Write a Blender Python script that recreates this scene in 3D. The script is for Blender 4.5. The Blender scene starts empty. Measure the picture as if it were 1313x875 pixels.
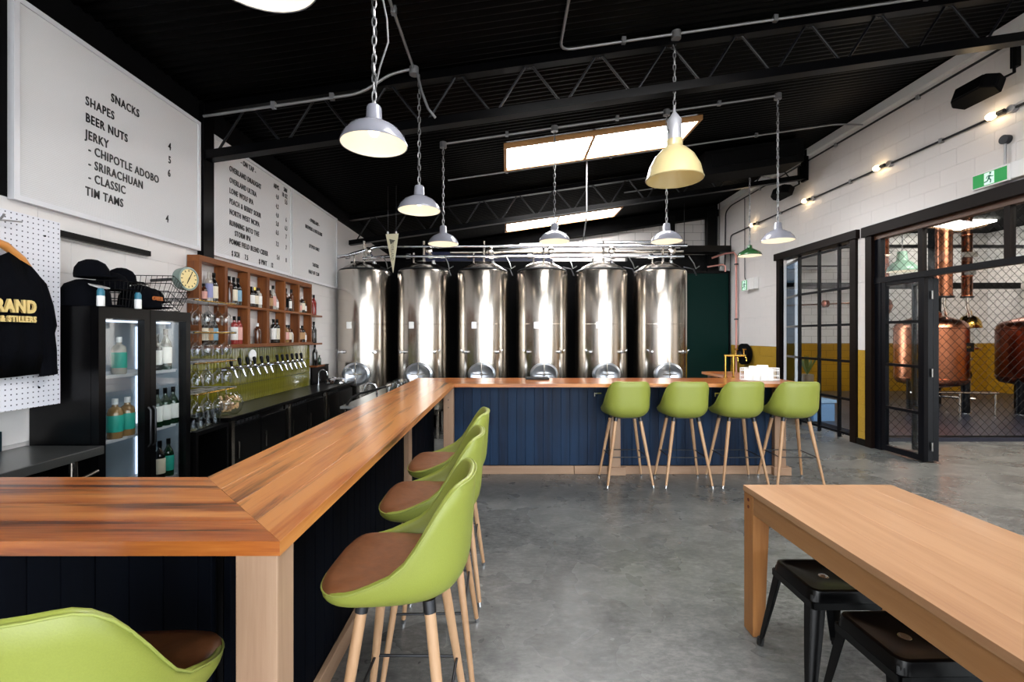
import bpy, bmesh, math, random
from mathutils import Vector, Matrix
random.seed(7)
PI = math.pi
SC = bpy.context.scene
COL = SC.collection

# ------------------------------------------------------------------ camera, sky, light, exposure
cam_d = bpy.data.cameras.new('camera'); cam = bpy.data.objects.new('camera', cam_d); COL.objects.link(cam)
cam.location = (0, 0, 1.55); cam.rotation_euler = (PI / 2, 0, 0)
cam_d.sensor_width = 36; cam_d.lens = 36 * 588 / 1313
cam_d.shift_x = 6.5 / 1313; cam_d.shift_y = -6.5 / 1313
cam_d.clip_start = 0.05
SC.camera = cam
w = bpy.data.worlds.new('sky'); SC.world = w; w.use_nodes = True
bg = w.node_tree.nodes['Background']; bg.inputs[0].default_value = (0.93, 0.965, 1.0, 1); bg.inputs[1].default_value = 5.0
SC.view_settings.view_transform = 'Standard'; SC.view_settings.look = 'None'
SC.view_settings.gamma = 1; SC.view_settings.use_curve_mapping = False
SC.view_settings.exposure = 0.93
SC.cycles.max_bounces = 10; SC.cycles.diffuse_bounces = 5; SC.cycles.glossy_bounces = 5
SC.cycles.transparent_max_bounces = 16
SC.cycles.sample_clamp_indirect = 6
SC.cycles.use_denoising = True; SC.cycles.use_light_tree = False

def area(name, loc, rot, sx, sy, energy, col=(1, 1, 1), portal=False):
    l = bpy.data.lights.new(name, 'AREA'); l.shape = 'RECTANGLE'; l.size = sx; l.size_y = sy
    l.energy = energy; l.color = col
    if portal: l.cycles.is_portal = True
    o = bpy.data.objects.new(name, l); COL.objects.link(o); o.location = loc; o.rotation_euler = rot
    return o
# daylight: sky portals in the street openings, skylights in the roof
area('portal_front', (1.2, -4.02, 2.15), (PI / 2, 0, 0), 7.2, 4.3, 1, portal=True)
area('portal_side', (5.2, -0.8, 1.95), (PI / 2, 0, PI / 2), 4.2, 2.3, 1, portal=True)
ROOF = lambda x: 3.97 + 0.145 * x
SKY_E = 16.0
LAMP_W, FESTOON_W = 0.45, 0.30

# ------------------------------------------------------------------ helpers
def lin(h):
    h = h.lstrip('#'); v = [int(h[i:i + 2], 16) / 255 for i in (0, 2, 4)]
    return tuple((c / 12.92 if c <= 0.04045 else ((c + 0.055) / 1.055) ** 2.4) for c in v) + (1,)

def newmat(name):
    m = bpy.data.materials.new(name); m.use_nodes = True
    nt = m.node_tree; return m, nt, nt.nodes['Principled BSDF']

def N(nt, t, **kw):
    n = nt.nodes.new(t)
    for k, v in kw.items():
        if hasattr(n, k): setattr(n, k, v)
        else: n.inputs[k].default_value = v
    return n

def pm(name, col, rough=0.5, metal=0.0, spec=0.5, bump=0.0, bscale=60, var=0.0, coat=0.0):
    m, nt, b = newmat(name)
    c = lin(col) if isinstance(col, str) else tuple(col) + (1,)
    b.inputs['Base Color'].default_value = c; b.inputs['Roughness'].default_value = rough
    b.inputs['Metallic'].default_value = metal; b.inputs['Specular IOR Level'].default_value = spec
    if coat: b.inputs['Coat Weight'].default_value = coat; b.inputs['Coat Roughness'].default_value = 0.1
    if bump or var:
        tc = N(nt, 'ShaderNodeTexCoord'); no = N(nt, 'ShaderNodeTexNoise'); no.inputs['Scale'].default_value = bscale
        no.inputs['Detail'].default_value = 4
        nt.links.new(tc.outputs['Object'], no.inputs['Vector'])
        if bump:
            bu = N(nt, 'ShaderNodeBump'); bu.inputs['Strength'].default_value = bump; bu.inputs['Distance'].default_value = 0.01
            nt.links.new(no.outputs['Fac'], bu.inputs['Height']); nt.links.new(bu.outputs['Normal'], b.inputs['Normal'])
        if var:
            r = N(nt, 'ShaderNodeValToRGB')
            r.color_ramp.elements[0].position = 0.3; r.color_ramp.elements[1].position = 0.7
            r.color_ramp.elements[0].color = tuple(x * (1 - var) for x in c[:3]) + (1,)
            r.color_ramp.elements[1].color = tuple(min(1, x * (1 + var)) for x in c[:3]) + (1,)
            nt.links.new(no.outputs['Fac'], r.inputs['Fac']); nt.links.new(r.outputs['Color'], b.inputs['Base Color'])
    return m

def emit(name, col, strength):
    m, nt, b = newmat(name)
    b.inputs['Base Color'].default_value = lin(col); b.inputs['Emission Color'].default_value = lin(col)
    b.inputs['Emission Strength'].default_value = strength
    return m

def glass(name, tint=(1, 1, 1), refl=1.0, rough=0.02):
    m, nt, b = newmat(name); nt.nodes.remove(b)
    out = nt.nodes['Material Output']
    tr = N(nt, 'ShaderNodeBsdfTransparent'); tr.inputs['Color'].default_value = tuple(tint) + (1,)
    gl = N(nt, 'ShaderNodeBsdfGlossy'); gl.inputs['Roughness'].default_value = rough
    lw = N(nt, 'ShaderNodeLayerWeight'); lw.inputs['Blend'].default_value = 0.5
    pw = N(nt, 'ShaderNodeMath', operation='POWER'); pw.inputs[1].default_value = 4.0
    mu = N(nt, 'ShaderNodeMath', operation='MULTIPLY_ADD', use_clamp=True); mu.inputs[1].default_value = 0.55 * refl; mu.inputs[2].default_value = 0.035 * refl
    mx = N(nt, 'ShaderNodeMixShader')
    nt.links.new(lw.outputs['Facing'], pw.inputs[0]); nt.links.new(pw.outputs[0], mu.inputs[0]); nt.links.new(mu.outputs[0], mx.inputs[0])
    nt.links.new(tr.outputs[0], mx.inputs[1]); nt.links.new(gl.outputs[0], mx.inputs[2])
    nt.links.new(mx.outputs[0], out.inputs['Surface'])
    return m

def wood(name, stops, axis, rough=0.35, fine=1.0, streak=None, objvar=0.5, coat=0.0, spread=1.0, spec=0.5):
    """timber: colour bands stretched along one axis, each plank with its own offset and tone"""
    m, nt, b = newmat(name); L = nt.links.new
    tc = N(nt, 'ShaderNodeTexCoord'); oi = N(nt, 'ShaderNodeObjectInfo')
    sc = [11.0, 11.0, 11.0]; sc['xyz'.index(axis)] = 0.7
    mp = N(nt, 'ShaderNodeMapping'); mp.inputs['Scale'].default_value = sc
    ml = N(nt, 'ShaderNodeMath', operation='MULTIPLY'); ml.inputs[1].default_value = 53.0
    ad = N(nt, 'ShaderNodeVectorMath', operation='ADD')
    L(oi.outputs['Random'], ml.inputs[0]); L(tc.outputs['Object'], mp.inputs['Vector'])
    L(mp.outputs[0], ad.inputs[0]); L(ml.outputs[0], ad.inputs[1])
    n1 = N(nt, 'ShaderNodeTexNoise'); n1.inputs['Scale'].default_value = 0.9 * fine; n1.inputs['Detail'].default_value = 6
    n1.inputs['Distortion'].default_value = 0.8
    L(ad.outputs[0], n1.inputs['Vector'])
    n2 = N(nt, 'ShaderNodeTexNoise'); n2.inputs['Scale'].default_value = 9 * fine; n2.inputs['Detail'].default_value = 3
    L(ad.outputs[0], n2.inputs['Vector'])
    a1 = N(nt, 'ShaderNodeMath', operation='MULTIPLY_ADD'); a1.inputs[1].default_value = 0.34; 
    L(n2.outputs['Fac'], a1.inputs[0]); L(n1.outputs['Fac'], a1.inputs[2])
    a2 = N(nt, 'ShaderNodeMath', operation='MULTIPLY_ADD'); a2.inputs[1].default_value = objvar * 0.35
    L(oi.outputs['Random'], a2.inputs[0]); L(a1.outputs[0], a2.inputs[2])
    r = N(nt, 'ShaderNodeValToRGB'); cr = r.color_ramp
    cr.elements[0].position = 0.36; cr.elements[0].color = lin(stops[0])
    cr.elements[1].position = 0.36 + 0.55 * spread; cr.elements[1].color = lin(stops[-1])
    for i, s in enumerate(stops[1:-1]):
        e = cr.elements.new(0.36 + 0.55 * spread * (i + 1) / (len(stops) - 1)); e.color = lin(s)
    L(a2.outputs[0], r.inputs['Fac'])
    colout = r.outputs['Color']
    if streak:
        mp2 = N(nt, 'ShaderNodeMapping'); s2 = [7.0] * 3; s2['xyz'.index(axis)] = 0.45; mp2.inputs['Scale'].default_value = s2
        ad2 = N(nt, 'ShaderNodeVectorMath', operation='ADD')
        L(tc.outputs['Object'], mp2.inputs['Vector']); L(mp2.outputs[0], ad2.inputs[0]); L(ml.outputs[0], ad2.inputs[1])
        n3 = N(nt, 'ShaderNodeTexNoise'); n3.inputs['Scale'].default_value = 1.15; n3.inputs['Detail'].default_value = 8
        n3.inputs['Roughness'].default_value = 0.65; n3.inputs['Distortion'].default_value = 1.2
        L(ad2.outputs[0], n3.inputs['Vector'])
        r3 = N(nt, 'ShaderNodeValToRGB'); r3.color_ramp.elements[0].position = 0.52; r3.color_ramp.elements[0].color = (0, 0, 0, 1)
        r3.color_ramp.elements[1].position = 0.64; r3.color_ramp.elements[1].color = (1, 1, 1, 1)
        L(n3.outputs['Fac'], r3.inputs['Fac'])
        mx = N(nt, 'ShaderNodeMix', data_type='RGBA'); mx.inputs['B'].default_value = lin(streak)
        L(r3.outputs['Color'], mx.inputs['Factor']); L(colout, mx.inputs['A']); colout = mx.outputs['Result']
    L(colout, b.inputs['Base Color'])
    b.inputs['Roughness'].default_value = rough; b.inputs['Specular IOR Level'].default_value = spec
    if coat: b.inputs['Coat Weight'].default_value = coat; b.inputs['Coat Roughness'].default_value = 0.12
    bu = N(nt, 'ShaderNodeBump'); bu.inputs['Strength'].default_value = 0.12; bu.inputs['Distance'].default_value = 0.004
    L(n2.outputs['Fac'], bu.inputs['Height']); L(bu.outputs['Normal'], b.inputs['Normal'])
    return m

class MB:
    def __init__(s): s.v = []; s.f = []
    def add(s, vs, fs):
        o = len(s.v); s.v += [tuple(p) for p in vs]; s.f += [tuple(i + o for i in f) for f in fs]; return s
    def box(s, x0, x1, y0, y1, z0, z1):
        return s.add([(x0, y0, z0), (x1, y0, z0), (x1, y1, z0), (x0, y1, z0), (x0, y0, z1), (x1, y0, z1), (x1, y1, z1), (x0, y1, z1)],
                     [(3, 2, 1, 0), (4, 5, 6, 7), (0, 1, 5, 4), (1, 2, 6, 5), (2, 3, 7, 6), (3, 0, 4, 7)])
    def prism(s, pts, z0, z1):                      # polygon in xy, ccw
        n = len(pts)
        return s.add([(x, y, z0) for x, y in pts] + [(x, y, z1) for x, y in pts],
                     [tuple(range(n - 1, -1, -1)), tuple(range(n, 2 * n))] + [(i, (i + 1) % n, n + (i + 1) % n, n + i) for i in range(n)])
    def tube(s, path, r, n=8, closed=False, cap=True):
        P = [Vector(p) for p in path]; m = len(P)
        rs = r if isinstance(r, (list, tuple)) else [r] * m
        up = None; rings = []
        for i, p in enumerate(P):
            if closed: t = (P[(i + 1) % m] - P[i - 1]).normalized()
            else: t = (P[min(i + 1, m - 1)] - P[max(i - 1, 0)]).normalized()
            if up is None:
                up = Vector((0, 0, 1)) if abs(t.z) < 0.9 else Vector((1, 0, 0))
            u = (up - t * up.dot(t)); u = u.normalized() if u.length > 1e-6 else t.orthogonal().normalized()
            v = t.cross(u); up = u
            rings.append([p + (u * math.cos(2 * PI * k / n) + v * math.sin(2 * PI * k / n)) * rs[i] for k in range(n)])
        vs = [q for ring in rings for q in ring]; fs = []
        for i in range(m if closed else m - 1):
            a, b2 = i * n, ((i + 1) % m) * n
            for k in range(n): fs.append((a + k, a + (k + 1) % n, b2 + (k + 1) % n, b2 + k))
        if cap and not closed: fs += [tuple(range(n - 1, -1, -1)), tuple(range((m - 1) * n, m * n))]
        return s.add(vs, fs)
    def lathe(s, prof, c=(0, 0, 0), axis=(0, 0, 1), n=24, sx=1.0, sy=1.0):
        A = Vector(axis).normalized(); U = A.orthogonal().normalized() if abs(A.z) < 0.99 else Vector((1, 0, 0))
        if abs(A.z) < 0.5: U = A.cross(Vector((0, 0, 1))).normalized()
        W = A.cross(U); C = Vector(c); vs = []; idx = []
        for r, z in prof:
            if r < 1e-6: idx.append([len(vs)] * n); vs.append(C + A * z)
            else:
                idx.append(list(range(len(vs), len(vs) + n)))
                vs += [C + A * z + U * (r * sx * math.cos(2 * PI * k / n)) + W * (r * sy * math.sin(2 * PI * k / n)) for k in range(n)]
        fs = []
        for a, b2 in zip(idx, idx[1:]):
            for k in range(n):
                q = [a[k], a[(k + 1) % n], b2[(k + 1) % n], b2[k]]; f = []
                for i in q:
                    if i not in f: f.append(i)
                if len(f) > 2: fs.append(tuple(f))
        return s.add(vs, fs)
    def mesh(s, name, smooth=None, bevel=0, seg=1):
        me = bpy.data.meshes.new(name); me.from_pydata(s.v, [], s.f)
        bm = bmesh.new(); bm.from_mesh(me)
        bmesh.ops.recalc_face_normals(bm, faces=bm.faces)
        if bevel: bmesh.ops.bevel(bm, geom=list(bm.edges), offset=bevel, segments=seg, affect='EDGES', clamp_overlap=True)
        if smooth is not None:
            for f in bm.faces: f.smooth = True
            for e in bm.edges:
                if len(e.link_faces) == 2 and e.calc_face_angle(0) > smooth: e.smooth = False
        bm.to_mesh(me); bm.free(); return me
    def build(s, name, mat, parent=None, smooth=None, bevel=0, seg=1):
        return link(name, s.mesh(name, smooth, bevel, seg), mat, parent)

def link(name, me, mat, parent=None):
    if mat is not None and not me.materials: me.materials.append(mat)
    o = bpy.data.objects.new(name, me); COL.objects.link(o)
    if parent is not None:
        o.parent = parent; o.matrix_parent_inverse = parent_inv(parent)
    return o
def parent_inv(p):
    m = p.matrix_basis.copy(); q = p
    while q.parent is not None:
        m = q.parent.matrix_basis @ q.matrix_parent_inverse @ m; q = q.parent
    return m.inverted()
def tag(o, label=None, cat=None, group=None, kind=None):
    if label: o['label'] = label
    if cat: o['category'] = cat
    if group: o['group'] = group
    if kind: o['kind'] = kind
    return o
def thing(name, label, cat, loc=(0, 0, 0), rz=0, group=None):
    o = bpy.data.objects.new(name, None); COL.objects.link(o); o.location = loc; o.rotation_euler = (0, 0, rz)
    o.empty_display_size = 0.1
    return tag(o, label, cat, group)
def bx(name, mat, parent, x, y, z, bevel=0.0, seg=1):
    return MB().box(x[0], x[1], y[0], y[1], z[0], z[1]).build(name, mat, parent, bevel=bevel, seg=seg)
def struct(o, label=None):
    o['kind'] = 'structure'
    if label: o['label'] = label
    return o
def dup(root, loc, rz=0.0, label=None):
    r = root.copy(); COL.objects.link(r); r.location = loc; r.rotation_euler = (0, 0, rz)
    if label: r['label'] = label
    for ch in KIDS(root):
        c = ch.copy(); COL.objects.link(c); c.parent = r; c.matrix_parent_inverse = ch.matrix_parent_inverse.copy()
        for g in KIDS(ch):
            d = g.copy(); COL.objects.link(d); d.parent = c; d.matrix_parent_inverse = g.matrix_parent_inverse.copy()
    return r
def KIDS(o): return list(o.children)
TEXTS = []
def text(body, size, loc, facing, mat, parent, sx=0.8, align='LEFT', bold=0.0, name='lettering', depth=0.0015):
    TEXTS.append((body, size, loc, facing, mat, parent, sx, align, bold, name, depth))
def flush_texts():
    tmp = []
    for t in TEXTS:
        body, size, loc, facing, mat, parent, sx, align, bold, name, depth = t
        cu = bpy.data.curves.new('lettering', 'FONT'); cu.body = body; cu.size = size; cu.align_x = align; cu.align_y = 'CENTER'
        cu.extrude = depth; cu.offset = bold; cu.resolution_u = 3; cu.space_character = 1.15
        o = bpy.data.objects.new('lettering', cu); COL.objects.link(o); tmp.append((o, t))
    bpy.context.view_layer.update(); dg = bpy.context.evaluated_depsgraph_get()
    made = [(bpy.data.meshes.new_from_object(o.evaluated_get(dg)), t) for o, t in tmp]
    for o, t in tmp: cu = o.data; bpy.data.objects.remove(o); bpy.data.curves.remove(cu)
    F = {'+x': ((0, 1, 0), (0, 0, 1), (1, 0, 0)), '-x': ((0, -1, 0), (0, 0, 1), (-1, 0, 0)), '-y': ((1, 0, 0), (0, 0, 1), (0, -1, 0))}
    for me, t in made:
        body, size, loc, facing, mat, parent, sx, align, bold, name, depth = t
        if isinstance(facing, Matrix): R = facing
        else:
            a, b2, c = F[facing]; R = Matrix(((a[0], b2[0], c[0], 0), (a[1], b2[1], c[1], 0), (a[2], b2[2], c[2], 0), (0, 0, 0, 1)))
        me.transform(Matrix.Translation(loc) @ R @ Matrix.Diagonal((sx, 1, 1, 1)))
        me.materials.clear(); link(name, me, mat, parent)

# ------------------------------------------------------------------ materials
M = {}
M['white_wall'] = pm('white_block_paint', '#d9d6d6', 0.45, bump=0.15, bscale=120)
M['white_block'] = pm('white_gloss_block', '#dcd8d6', 0.3, bump=0.08, bscale=60)
M['yellow_block'] = pm('mustard_glazed_block', '#a98732', 0.22, bump=0.06, bscale=40, var=0.08)
M['joint'] = pm('block_joint', '#dcd8d6', 0.5)
M['yellow_joint'] = pm('mustard_joint', '#8a6a1c', 0.6)
M['black'] = pm('black_paint', '#040405', 0.4, spec=0.15)
M['black_gloss'] = pm('black_gloss', '#030304', 0.28, spec=0.25)
M['black_matt'] = pm('black_matt', '#030304', 0.75, spec=0.1)
M['roof'] = pm('black_roof_sheet', '#030303', 0.38, spec=0.07)
M['roof_steel'] = pm('truss_steel', '#030304', 0.32, spec=0.1)
M['rod'] = pm('web_rod_steel', '#141519', 0.28, metal=0.3)
M['conduit'] = pm('galvanised_conduit', '#9a9a9c', 0.35, metal=0.6)
M['steel'] = pm('brushed_steel', '#c6bfb6', 0.2, metal=1.0)
M['chrome'] = pm('chrome', '#e0e3e8', 0.16, metal=1.0)
M['hatch'] = pm('satin_hatch_steel', '#cdd4de', 0.33, metal=1.0)
M['dark_metal'] = pm('dark_metal', '#3a3b3e', 0.4, metal=0.8)
M['bench_steel'] = pm('bench_steel', '#8b8d8c', 0.3, metal=0.9)
M['splash_steel'] = pm('splash_steel', '#2f4752', 0.35, metal=0.7)
M['bronze_frame'] = pm('dark_brown_timber_frame', '#120a07', 0.4, spec=0.12)
M['window_black'] = pm('black_window_steel', '#06080e', 0.35, spec=0.15)
M['glass'] = glass('window_glass', (0.93, 0.96, 0.97), 1.0)
M['sky_glass'] = glass('sky_reflection_glass', (0.26, 0.38, 0.50), 0.3)  # blue of the reflected sky put into the glass colour
M['clear_glass'] = glass('clear_glass', (0.93, 0.95, 0.95), 1.6)
M['rim_glass'] = glass('drinking_glass', (0.86, 0.88, 0.89), 2.4)
M['green'] = pm('lime_vinyl', '#868e3c', 0.42, bump=0.05, bscale=300, var=0.04)
M['piping'] = pm('lime_piping', '#8d9648', 0.45)
M['tan'] = pm('tan_leather', '#6f4428', 0.45, bump=0.12, bscale=35, var=0.12)
M['leg_wood'] = wood('stool_leg_timber', ['#8f6a4a', '#a98360', '#b89472'], 'z', 0.45, objvar=0.5)
M['post_wood'] = wood('pale_post_timber', ['#765a44', '#8f715a', '#9d8068'], 'z', 0.5, objvar=0.5)
M['kick_x'] = wood('pale_kick_timber', ['#765a44', '#8f715a', '#9d8068'], 'x', 0.5, objvar=0.5)
M['kick_y'] = wood('pale_kick_timber_y', ['#765a44', '#8f715a', '#9d8068'], 'y', 0.5, objvar=0.5)
BAR = ['#43190a', '#7f3c14', '#a15a24', '#bd7d42']
M['bar_y'] = wood('red_gum_bar_timber_y', BAR, 'y', 0.32, streak='#1f100b', objvar=0.9, coat=0.25)
M['bar_x'] = wood('red_gum_bar_timber_x', BAR, 'x', 0.32, streak='#28130b', objvar=0.7, coat=0.25)
M['barb_x'] = wood('red_gum_back_bar_timber', BAR, 'x', 0.3, streak='#5a2a12', objvar=0.6, coat=0.25)
M['table_y'] = wood('oak_table_timber', ['#8a6246', '#9d7453', '#aa8260'], 'y', 0.4, objvar=0.5, coat=0.1)
M['table_z'] = wood('oak_table_leg_timber', ['#8a5628', '#9c6838', '#a87644'], 'z', 0.45, objvar=0.3)
M['table_rail'] = wood('oak_table_rail_timber', ['#7e5230', '#95683f', '#a0744a'], 'y', 0.45, objvar=0.3)
M['dowel'] = pm('dark_dowel', '#5a2016', 0.5)
M['shelf_y'] = wood('shelf_timber_y', ['#472410', '#6b3a18', '#834d24'], 'y', 0.42, objvar=0.6, spec=0.3)
M['shelf_z'] = wood('shelf_timber_z', ['#472410', '#6b3a18', '#834d24'], 'z', 0.42, objvar=0.6, spec=0.3)
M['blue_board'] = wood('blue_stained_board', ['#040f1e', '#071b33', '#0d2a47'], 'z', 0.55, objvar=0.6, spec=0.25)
M['shaded_board'] = wood('shaded_blue_board', ['#020206', '#03050b', '#04070f'], 'z', 0.7, objvar=0.5, spec=0.04)  # blue stain taken near black, the shade under the bar put into the colour
M['letterboard'] = pm('white_letterboard', '#dededf', 0.4)
M['frame_white'] = pm('white_board_frame', '#dcdce0', 0.35)
M['letter'] = pm('black_letter', '#0c0c0e', 0.4)
M['tile'] = pm('olive_glazed_tile', '#68641b', 0.14, bump=0.1, bscale=25, var=0.22, coat=0.4)
M['grout'] = pm('olive_grout', '#3f3f16', 0.7)
M['enamel'] = pm('pale_grey_enamel', '#8b8c96', 0.22, coat=0.4)
M['enamel_in'] = pm('white_enamel_inside', '#f3efe6', 0.35)
M['cream'] = pm('cream_enamel', '#bdae80', 0.3, coat=0.3)
M['lamp_green'] = pm('green_enamel', '#2f5b34', 0.2, coat=0.4)
M['mint'] = pm('mint_enamel', '#8fb7a0', 0.3)
M['housing'] = pm('grey_housing', '#a6a7ad', 0.35, metal=0.3)
M['bulb'] = emit('bulb_glow', '#fff0cc', 2.5)
M['festoon'] = emit('festoon_glow', '#ffdca8', 7)
M['sky_pane'] = emit('skylight_diffuser', '#ffffff', SKY_E)
M['sky_pane2'] = emit('still_room_skylight', '#fff6e8', 14)
M['pine'] = wood('pine_frame', ['#9a6a3c', '#b07c48', '#bd8c58'], 'x', 0.5, objvar=0.3)
M['copper'] = pm('hammered_copper', '#b5775a', 0.26, metal=1.0, bump=0.22, bscale=26, var=0.10)
M['copper_dark'] = pm('dark_copper', '#7a3e2a', 0.3, metal=1.0, bump=0.2, bscale=22, var=0.15)
M['copper_pipe'] = pm('pink_copper_pipe', '#c98f86', 0.35, metal=0.6)
M['brass'] = pm('brass', '#c9a350', 0.18, metal=1.0)
M['dgreen'] = pm('dark_green_panel', '#022521', 0.45, spec=0.12)
M['blue_beam'] = pm('blue_beam', '#101c4c', 0.4)
M['exit_green'] = emit('exit_sign_green', '#008a3c', 0.22)
M['exit_white'] = emit('exit_sign_white', '#c8e8d8', 0.3)
M['plastic_white'] = pm('white_plastic', '#e6e6e6', 0.35)
M['paper'] = pm('white_paper', '#f2f2f0', 0.7)
M['navy_cloth'] = pm('navy_fleece', '#030409', 0.95, spec=0.1, bump=0.2, bscale=90)
M['gold_print'] = pm('cream_gold_print', '#d9bf7c', 0.6)
M['orange_print'] = pm('orange_print', '#b0632f', 0.6)
M['hanger'] = wood('hanger_timber', ['#b06a2c', '#c57f3e', '#cf9150'], 'y', 0.35, objvar=0.2)
M['cream_felt'] = pm('cream_felt', '#d9d3b4', 0.9)
M['grey_print'] = pm('grey_print', '#5a5a4e', 0.9)
M['clock_body'] = pm('grey_green_clock', '#7f8f88', 0.35)
M['clock_face'] = pm('ivory_clock_face', '#e0cb92', 0.5)
M['teal'] = pm('teal_label', '#22a08e', 0.5)
M['can_blue'] = pm('teal_blue_plastic', '#2d6f86', 0.3)
M['fridge_in'] = pm('fridge_interior', '#9aa6b0', 0.35)
M['fridge_lamp'] = emit('fridge_lamp', '#dce8ff', 1.1)
M['cork'] = pm('cork', '#c9a478', 0.8, bump=0.4, bscale=60, var=0.3)
M['asphalt'] = pm('street_paving', '#8e8c88', 0.9, bump=0.2, bscale=20)
M['grating'] = pm('blue_grey_floor_plate', '#2c3040', 0.35, metal=0.4)
M['mesh_wire'] = pm('dark_mesh_wire', '#0a0b0d', 0.6, spec=0.1)
M['rubber'] = pm('black_rubber', '#0a0a0a', 0.7)
def bottle_glass(n, c): return pm(n, c, 0.08, coat=0.5)
BG = {'dark': bottle_glass('dark_bottle_glass', '#0f0d0c'), 'green': bottle_glass('green_bottle_glass', '#0f2a18'),
      'amber': bottle_glass('amber_bottle_glass', '#4a2410'), 'clear': bottle_glass('pale_bottle_glass', '#a9a39a'),
      'pink': bottle_glass('pink_gin_bottle', '#8c2f2c'), 'red': bottle_glass('red_bottle', '#7c1710'), 'honey': bottle_glass('honey_bottle', '#8a6a42')}
LB = {'cream': pm('cream_label', '#ddd3bd', 0.6), 'white': pm('white_label', '#e8e6e2', 0.6), 'violet': pm('violet_label', '#8f93c0', 0.6),
      'blue': pm('pale_blue_label', '#7fa6bc', 0.6), 'tan': pm('tan_label', '#b08a60', 0.6), 'teal': M['teal'], 'black': M['black_matt'], 'rose': pm('rose_label', '#d8a39a', 0.6)}

def concrete():
    m, nt, b = newmat('polished_concrete'); L = nt.links.new
    tc = N(nt, 'ShaderNodeTexCoord')
    def noise(sc, det, ro, dist=0.0, stretch=(1, 1, 1)):
        mp = N(nt, 'ShaderNodeMapping'); mp.inputs['Scale'].default_value = stretch; L(tc.outputs['Object'], mp.inputs['Vector'])
        n = N(nt, 'ShaderNodeTexNoise'); n.inputs['Scale'].default_value = sc; n.inputs['Detail'].default_value = det
        n.inputs['Roughness'].default_value = ro; n.inputs['Distortion'].default_value = dist; L(mp.outputs[0], n.inputs['Vector']); return n
    n1 = noise(1.5, 4, 0.55, 0.3); n2 = noise(5, 10, 0.72, 0.4, (1, 1.5, 1)); n3 = noise(13, 6, 0.7, 0.3); n4 = noise(20, 7, 0.75, 0.3, (1, 2.0, 1))
    def madd(x, k, y):
        a = N(nt, 'ShaderNodeMath', operation='MULTIPLY_ADD'); a.inputs[1].default_value = k; L(x, a.inputs[0]); L(y, a.inputs[2]); return a.outputs[0]
    z0 = N(nt, 'ShaderNodeValue'); z0.outputs[0].default_value = 0.0; h = madd(n1.outputs['Fac'], 0.28, z0.outputs[0]); h = madd(n2.outputs['Fac'], 0.8, h); h = madd(n4.outputs['Fac'], 0.8, h)
    r = N(nt, 'ShaderNodeValToRGB'); cr = r.color_ramp
    mr = N(nt, 'ShaderNodeMapRange'); mr.inputs['From Min'].default_value = 0.64; mr.inputs['From Max'].default_value = 1.24; L(h, mr.inputs['Value'])
    cr.elements[0].position = 0.05; cr.elements[0].color = lin('#363737'); cr.elements[1].position = 0.98; cr.elements[1].color = lin('#7a7a78')
    e = cr.elements.new(0.5); e.color = lin('#585958')
    L(mr.outputs['Result'], r.inputs['Fac'])
    r3 = N(nt, 'ShaderNodeValToRGB'); r3.color_ramp.elements[0].position = 0.24; r3.color_ramp.elements[1].position = 0.33
    r3.color_ramp.elements[0].color = lin('#4a463f'); r3.color_ramp.elements[1].color = (1, 1, 1, 1)
    L(n3.outputs['Fac'], r3.inputs['Fac'])
    mx = N(nt, 'ShaderNodeMix', data_type='RGBA', blend_type='MULTIPLY'); mx.inputs['Factor'].default_value = 1
    L(r.outputs['Color'], mx.inputs['A']); L(r3.outputs['Color'], mx.inputs['B']); L(mx.outputs['Result'], b.inputs['Base Color'])
    rr = N(nt, 'ShaderNodeMapRange'); rr.inputs['From Min'].default_value = 0.3; rr.inputs['From Max'].default_value = 0.7
    rr.inputs['To Min'].default_value = 0.2; rr.inputs['To Max'].default_value = 0.36
    L(n1.outputs['Fac'], rr.inputs['Value']); L(rr.outputs['Result'], b.inputs['Roughness'])
    bu = N(nt, 'ShaderNodeBump'); bu.inputs['Strength'].default_value = 0.04; bu.inputs['Distance'].default_value = 0.01
    L(n2.outputs['Fac'], bu.inputs['Height']); L(bu.outputs['Normal'], b.inputs['Normal'])
    return m
M['concrete'] = concrete()

def brickwall():
    m, nt, b = newmat('white_and_mustard_far_blocks'); L = nt.links.new
    tc = N(nt, 'ShaderNodeTexCoord'); sp = N(nt, 'ShaderNodeSeparateXYZ'); L(tc.outputs['Object'], sp.inputs[0])
    co = N(nt, 'ShaderNodeCombineXYZ'); xy = N(nt, 'ShaderNodeMath', operation='ADD'); L(sp.outputs['X'], xy.inputs[0]); L(sp.outputs['Y'], xy.inputs[1]); L(xy.outputs[0], co.inputs['X']); L(sp.outputs['Z'], co.inputs['Y'])
    br = N(nt, 'ShaderNodeTexBrick'); br.inputs['Scale'].default_value = 1; br.inputs['Mortar Size'].default_value = 0.006
    br.inputs['Brick Width'].default_value = 0.4; br.inputs['Row Height'].default_value = 0.193
    br.inputs['Color1'].default_value = br.inputs['Color2'].default_value = (1, 1, 1, 1); br.inputs['Mortar'].default_value = (0.55, 0.55, 0.55, 1)
    L(co.outputs[0], br.inputs['Vector'])
    lt = N(nt, 'ShaderNodeMath', operation='LESS_THAN'); lt.inputs[1].default_value = 1.351; L(sp.outputs['Z'], lt.inputs[0])
    mx = N(nt, 'ShaderNodeMix', data_type='RGBA'); mx.inputs['A'].default_value = lin('#dcd8d6'); mx.inputs['B'].default_value = lin('#a87c17')
    L(lt.outputs[0], mx.inputs['Factor'])
    mu = N(nt, 'ShaderNodeMix', data_type='RGBA', blend_type='MULTIPLY'); mu.inputs['Factor'].default_value = 1
    L(mx.outputs['Result'], mu.inputs['A']); L(br.outputs['Color'], mu.inputs['B']); L(mu.outputs['Result'], b.inputs['Base Color'])
    b.inputs['Roughness'].default_value = 0.3
    return m
M['far_blocks'] = brickwall()

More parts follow.
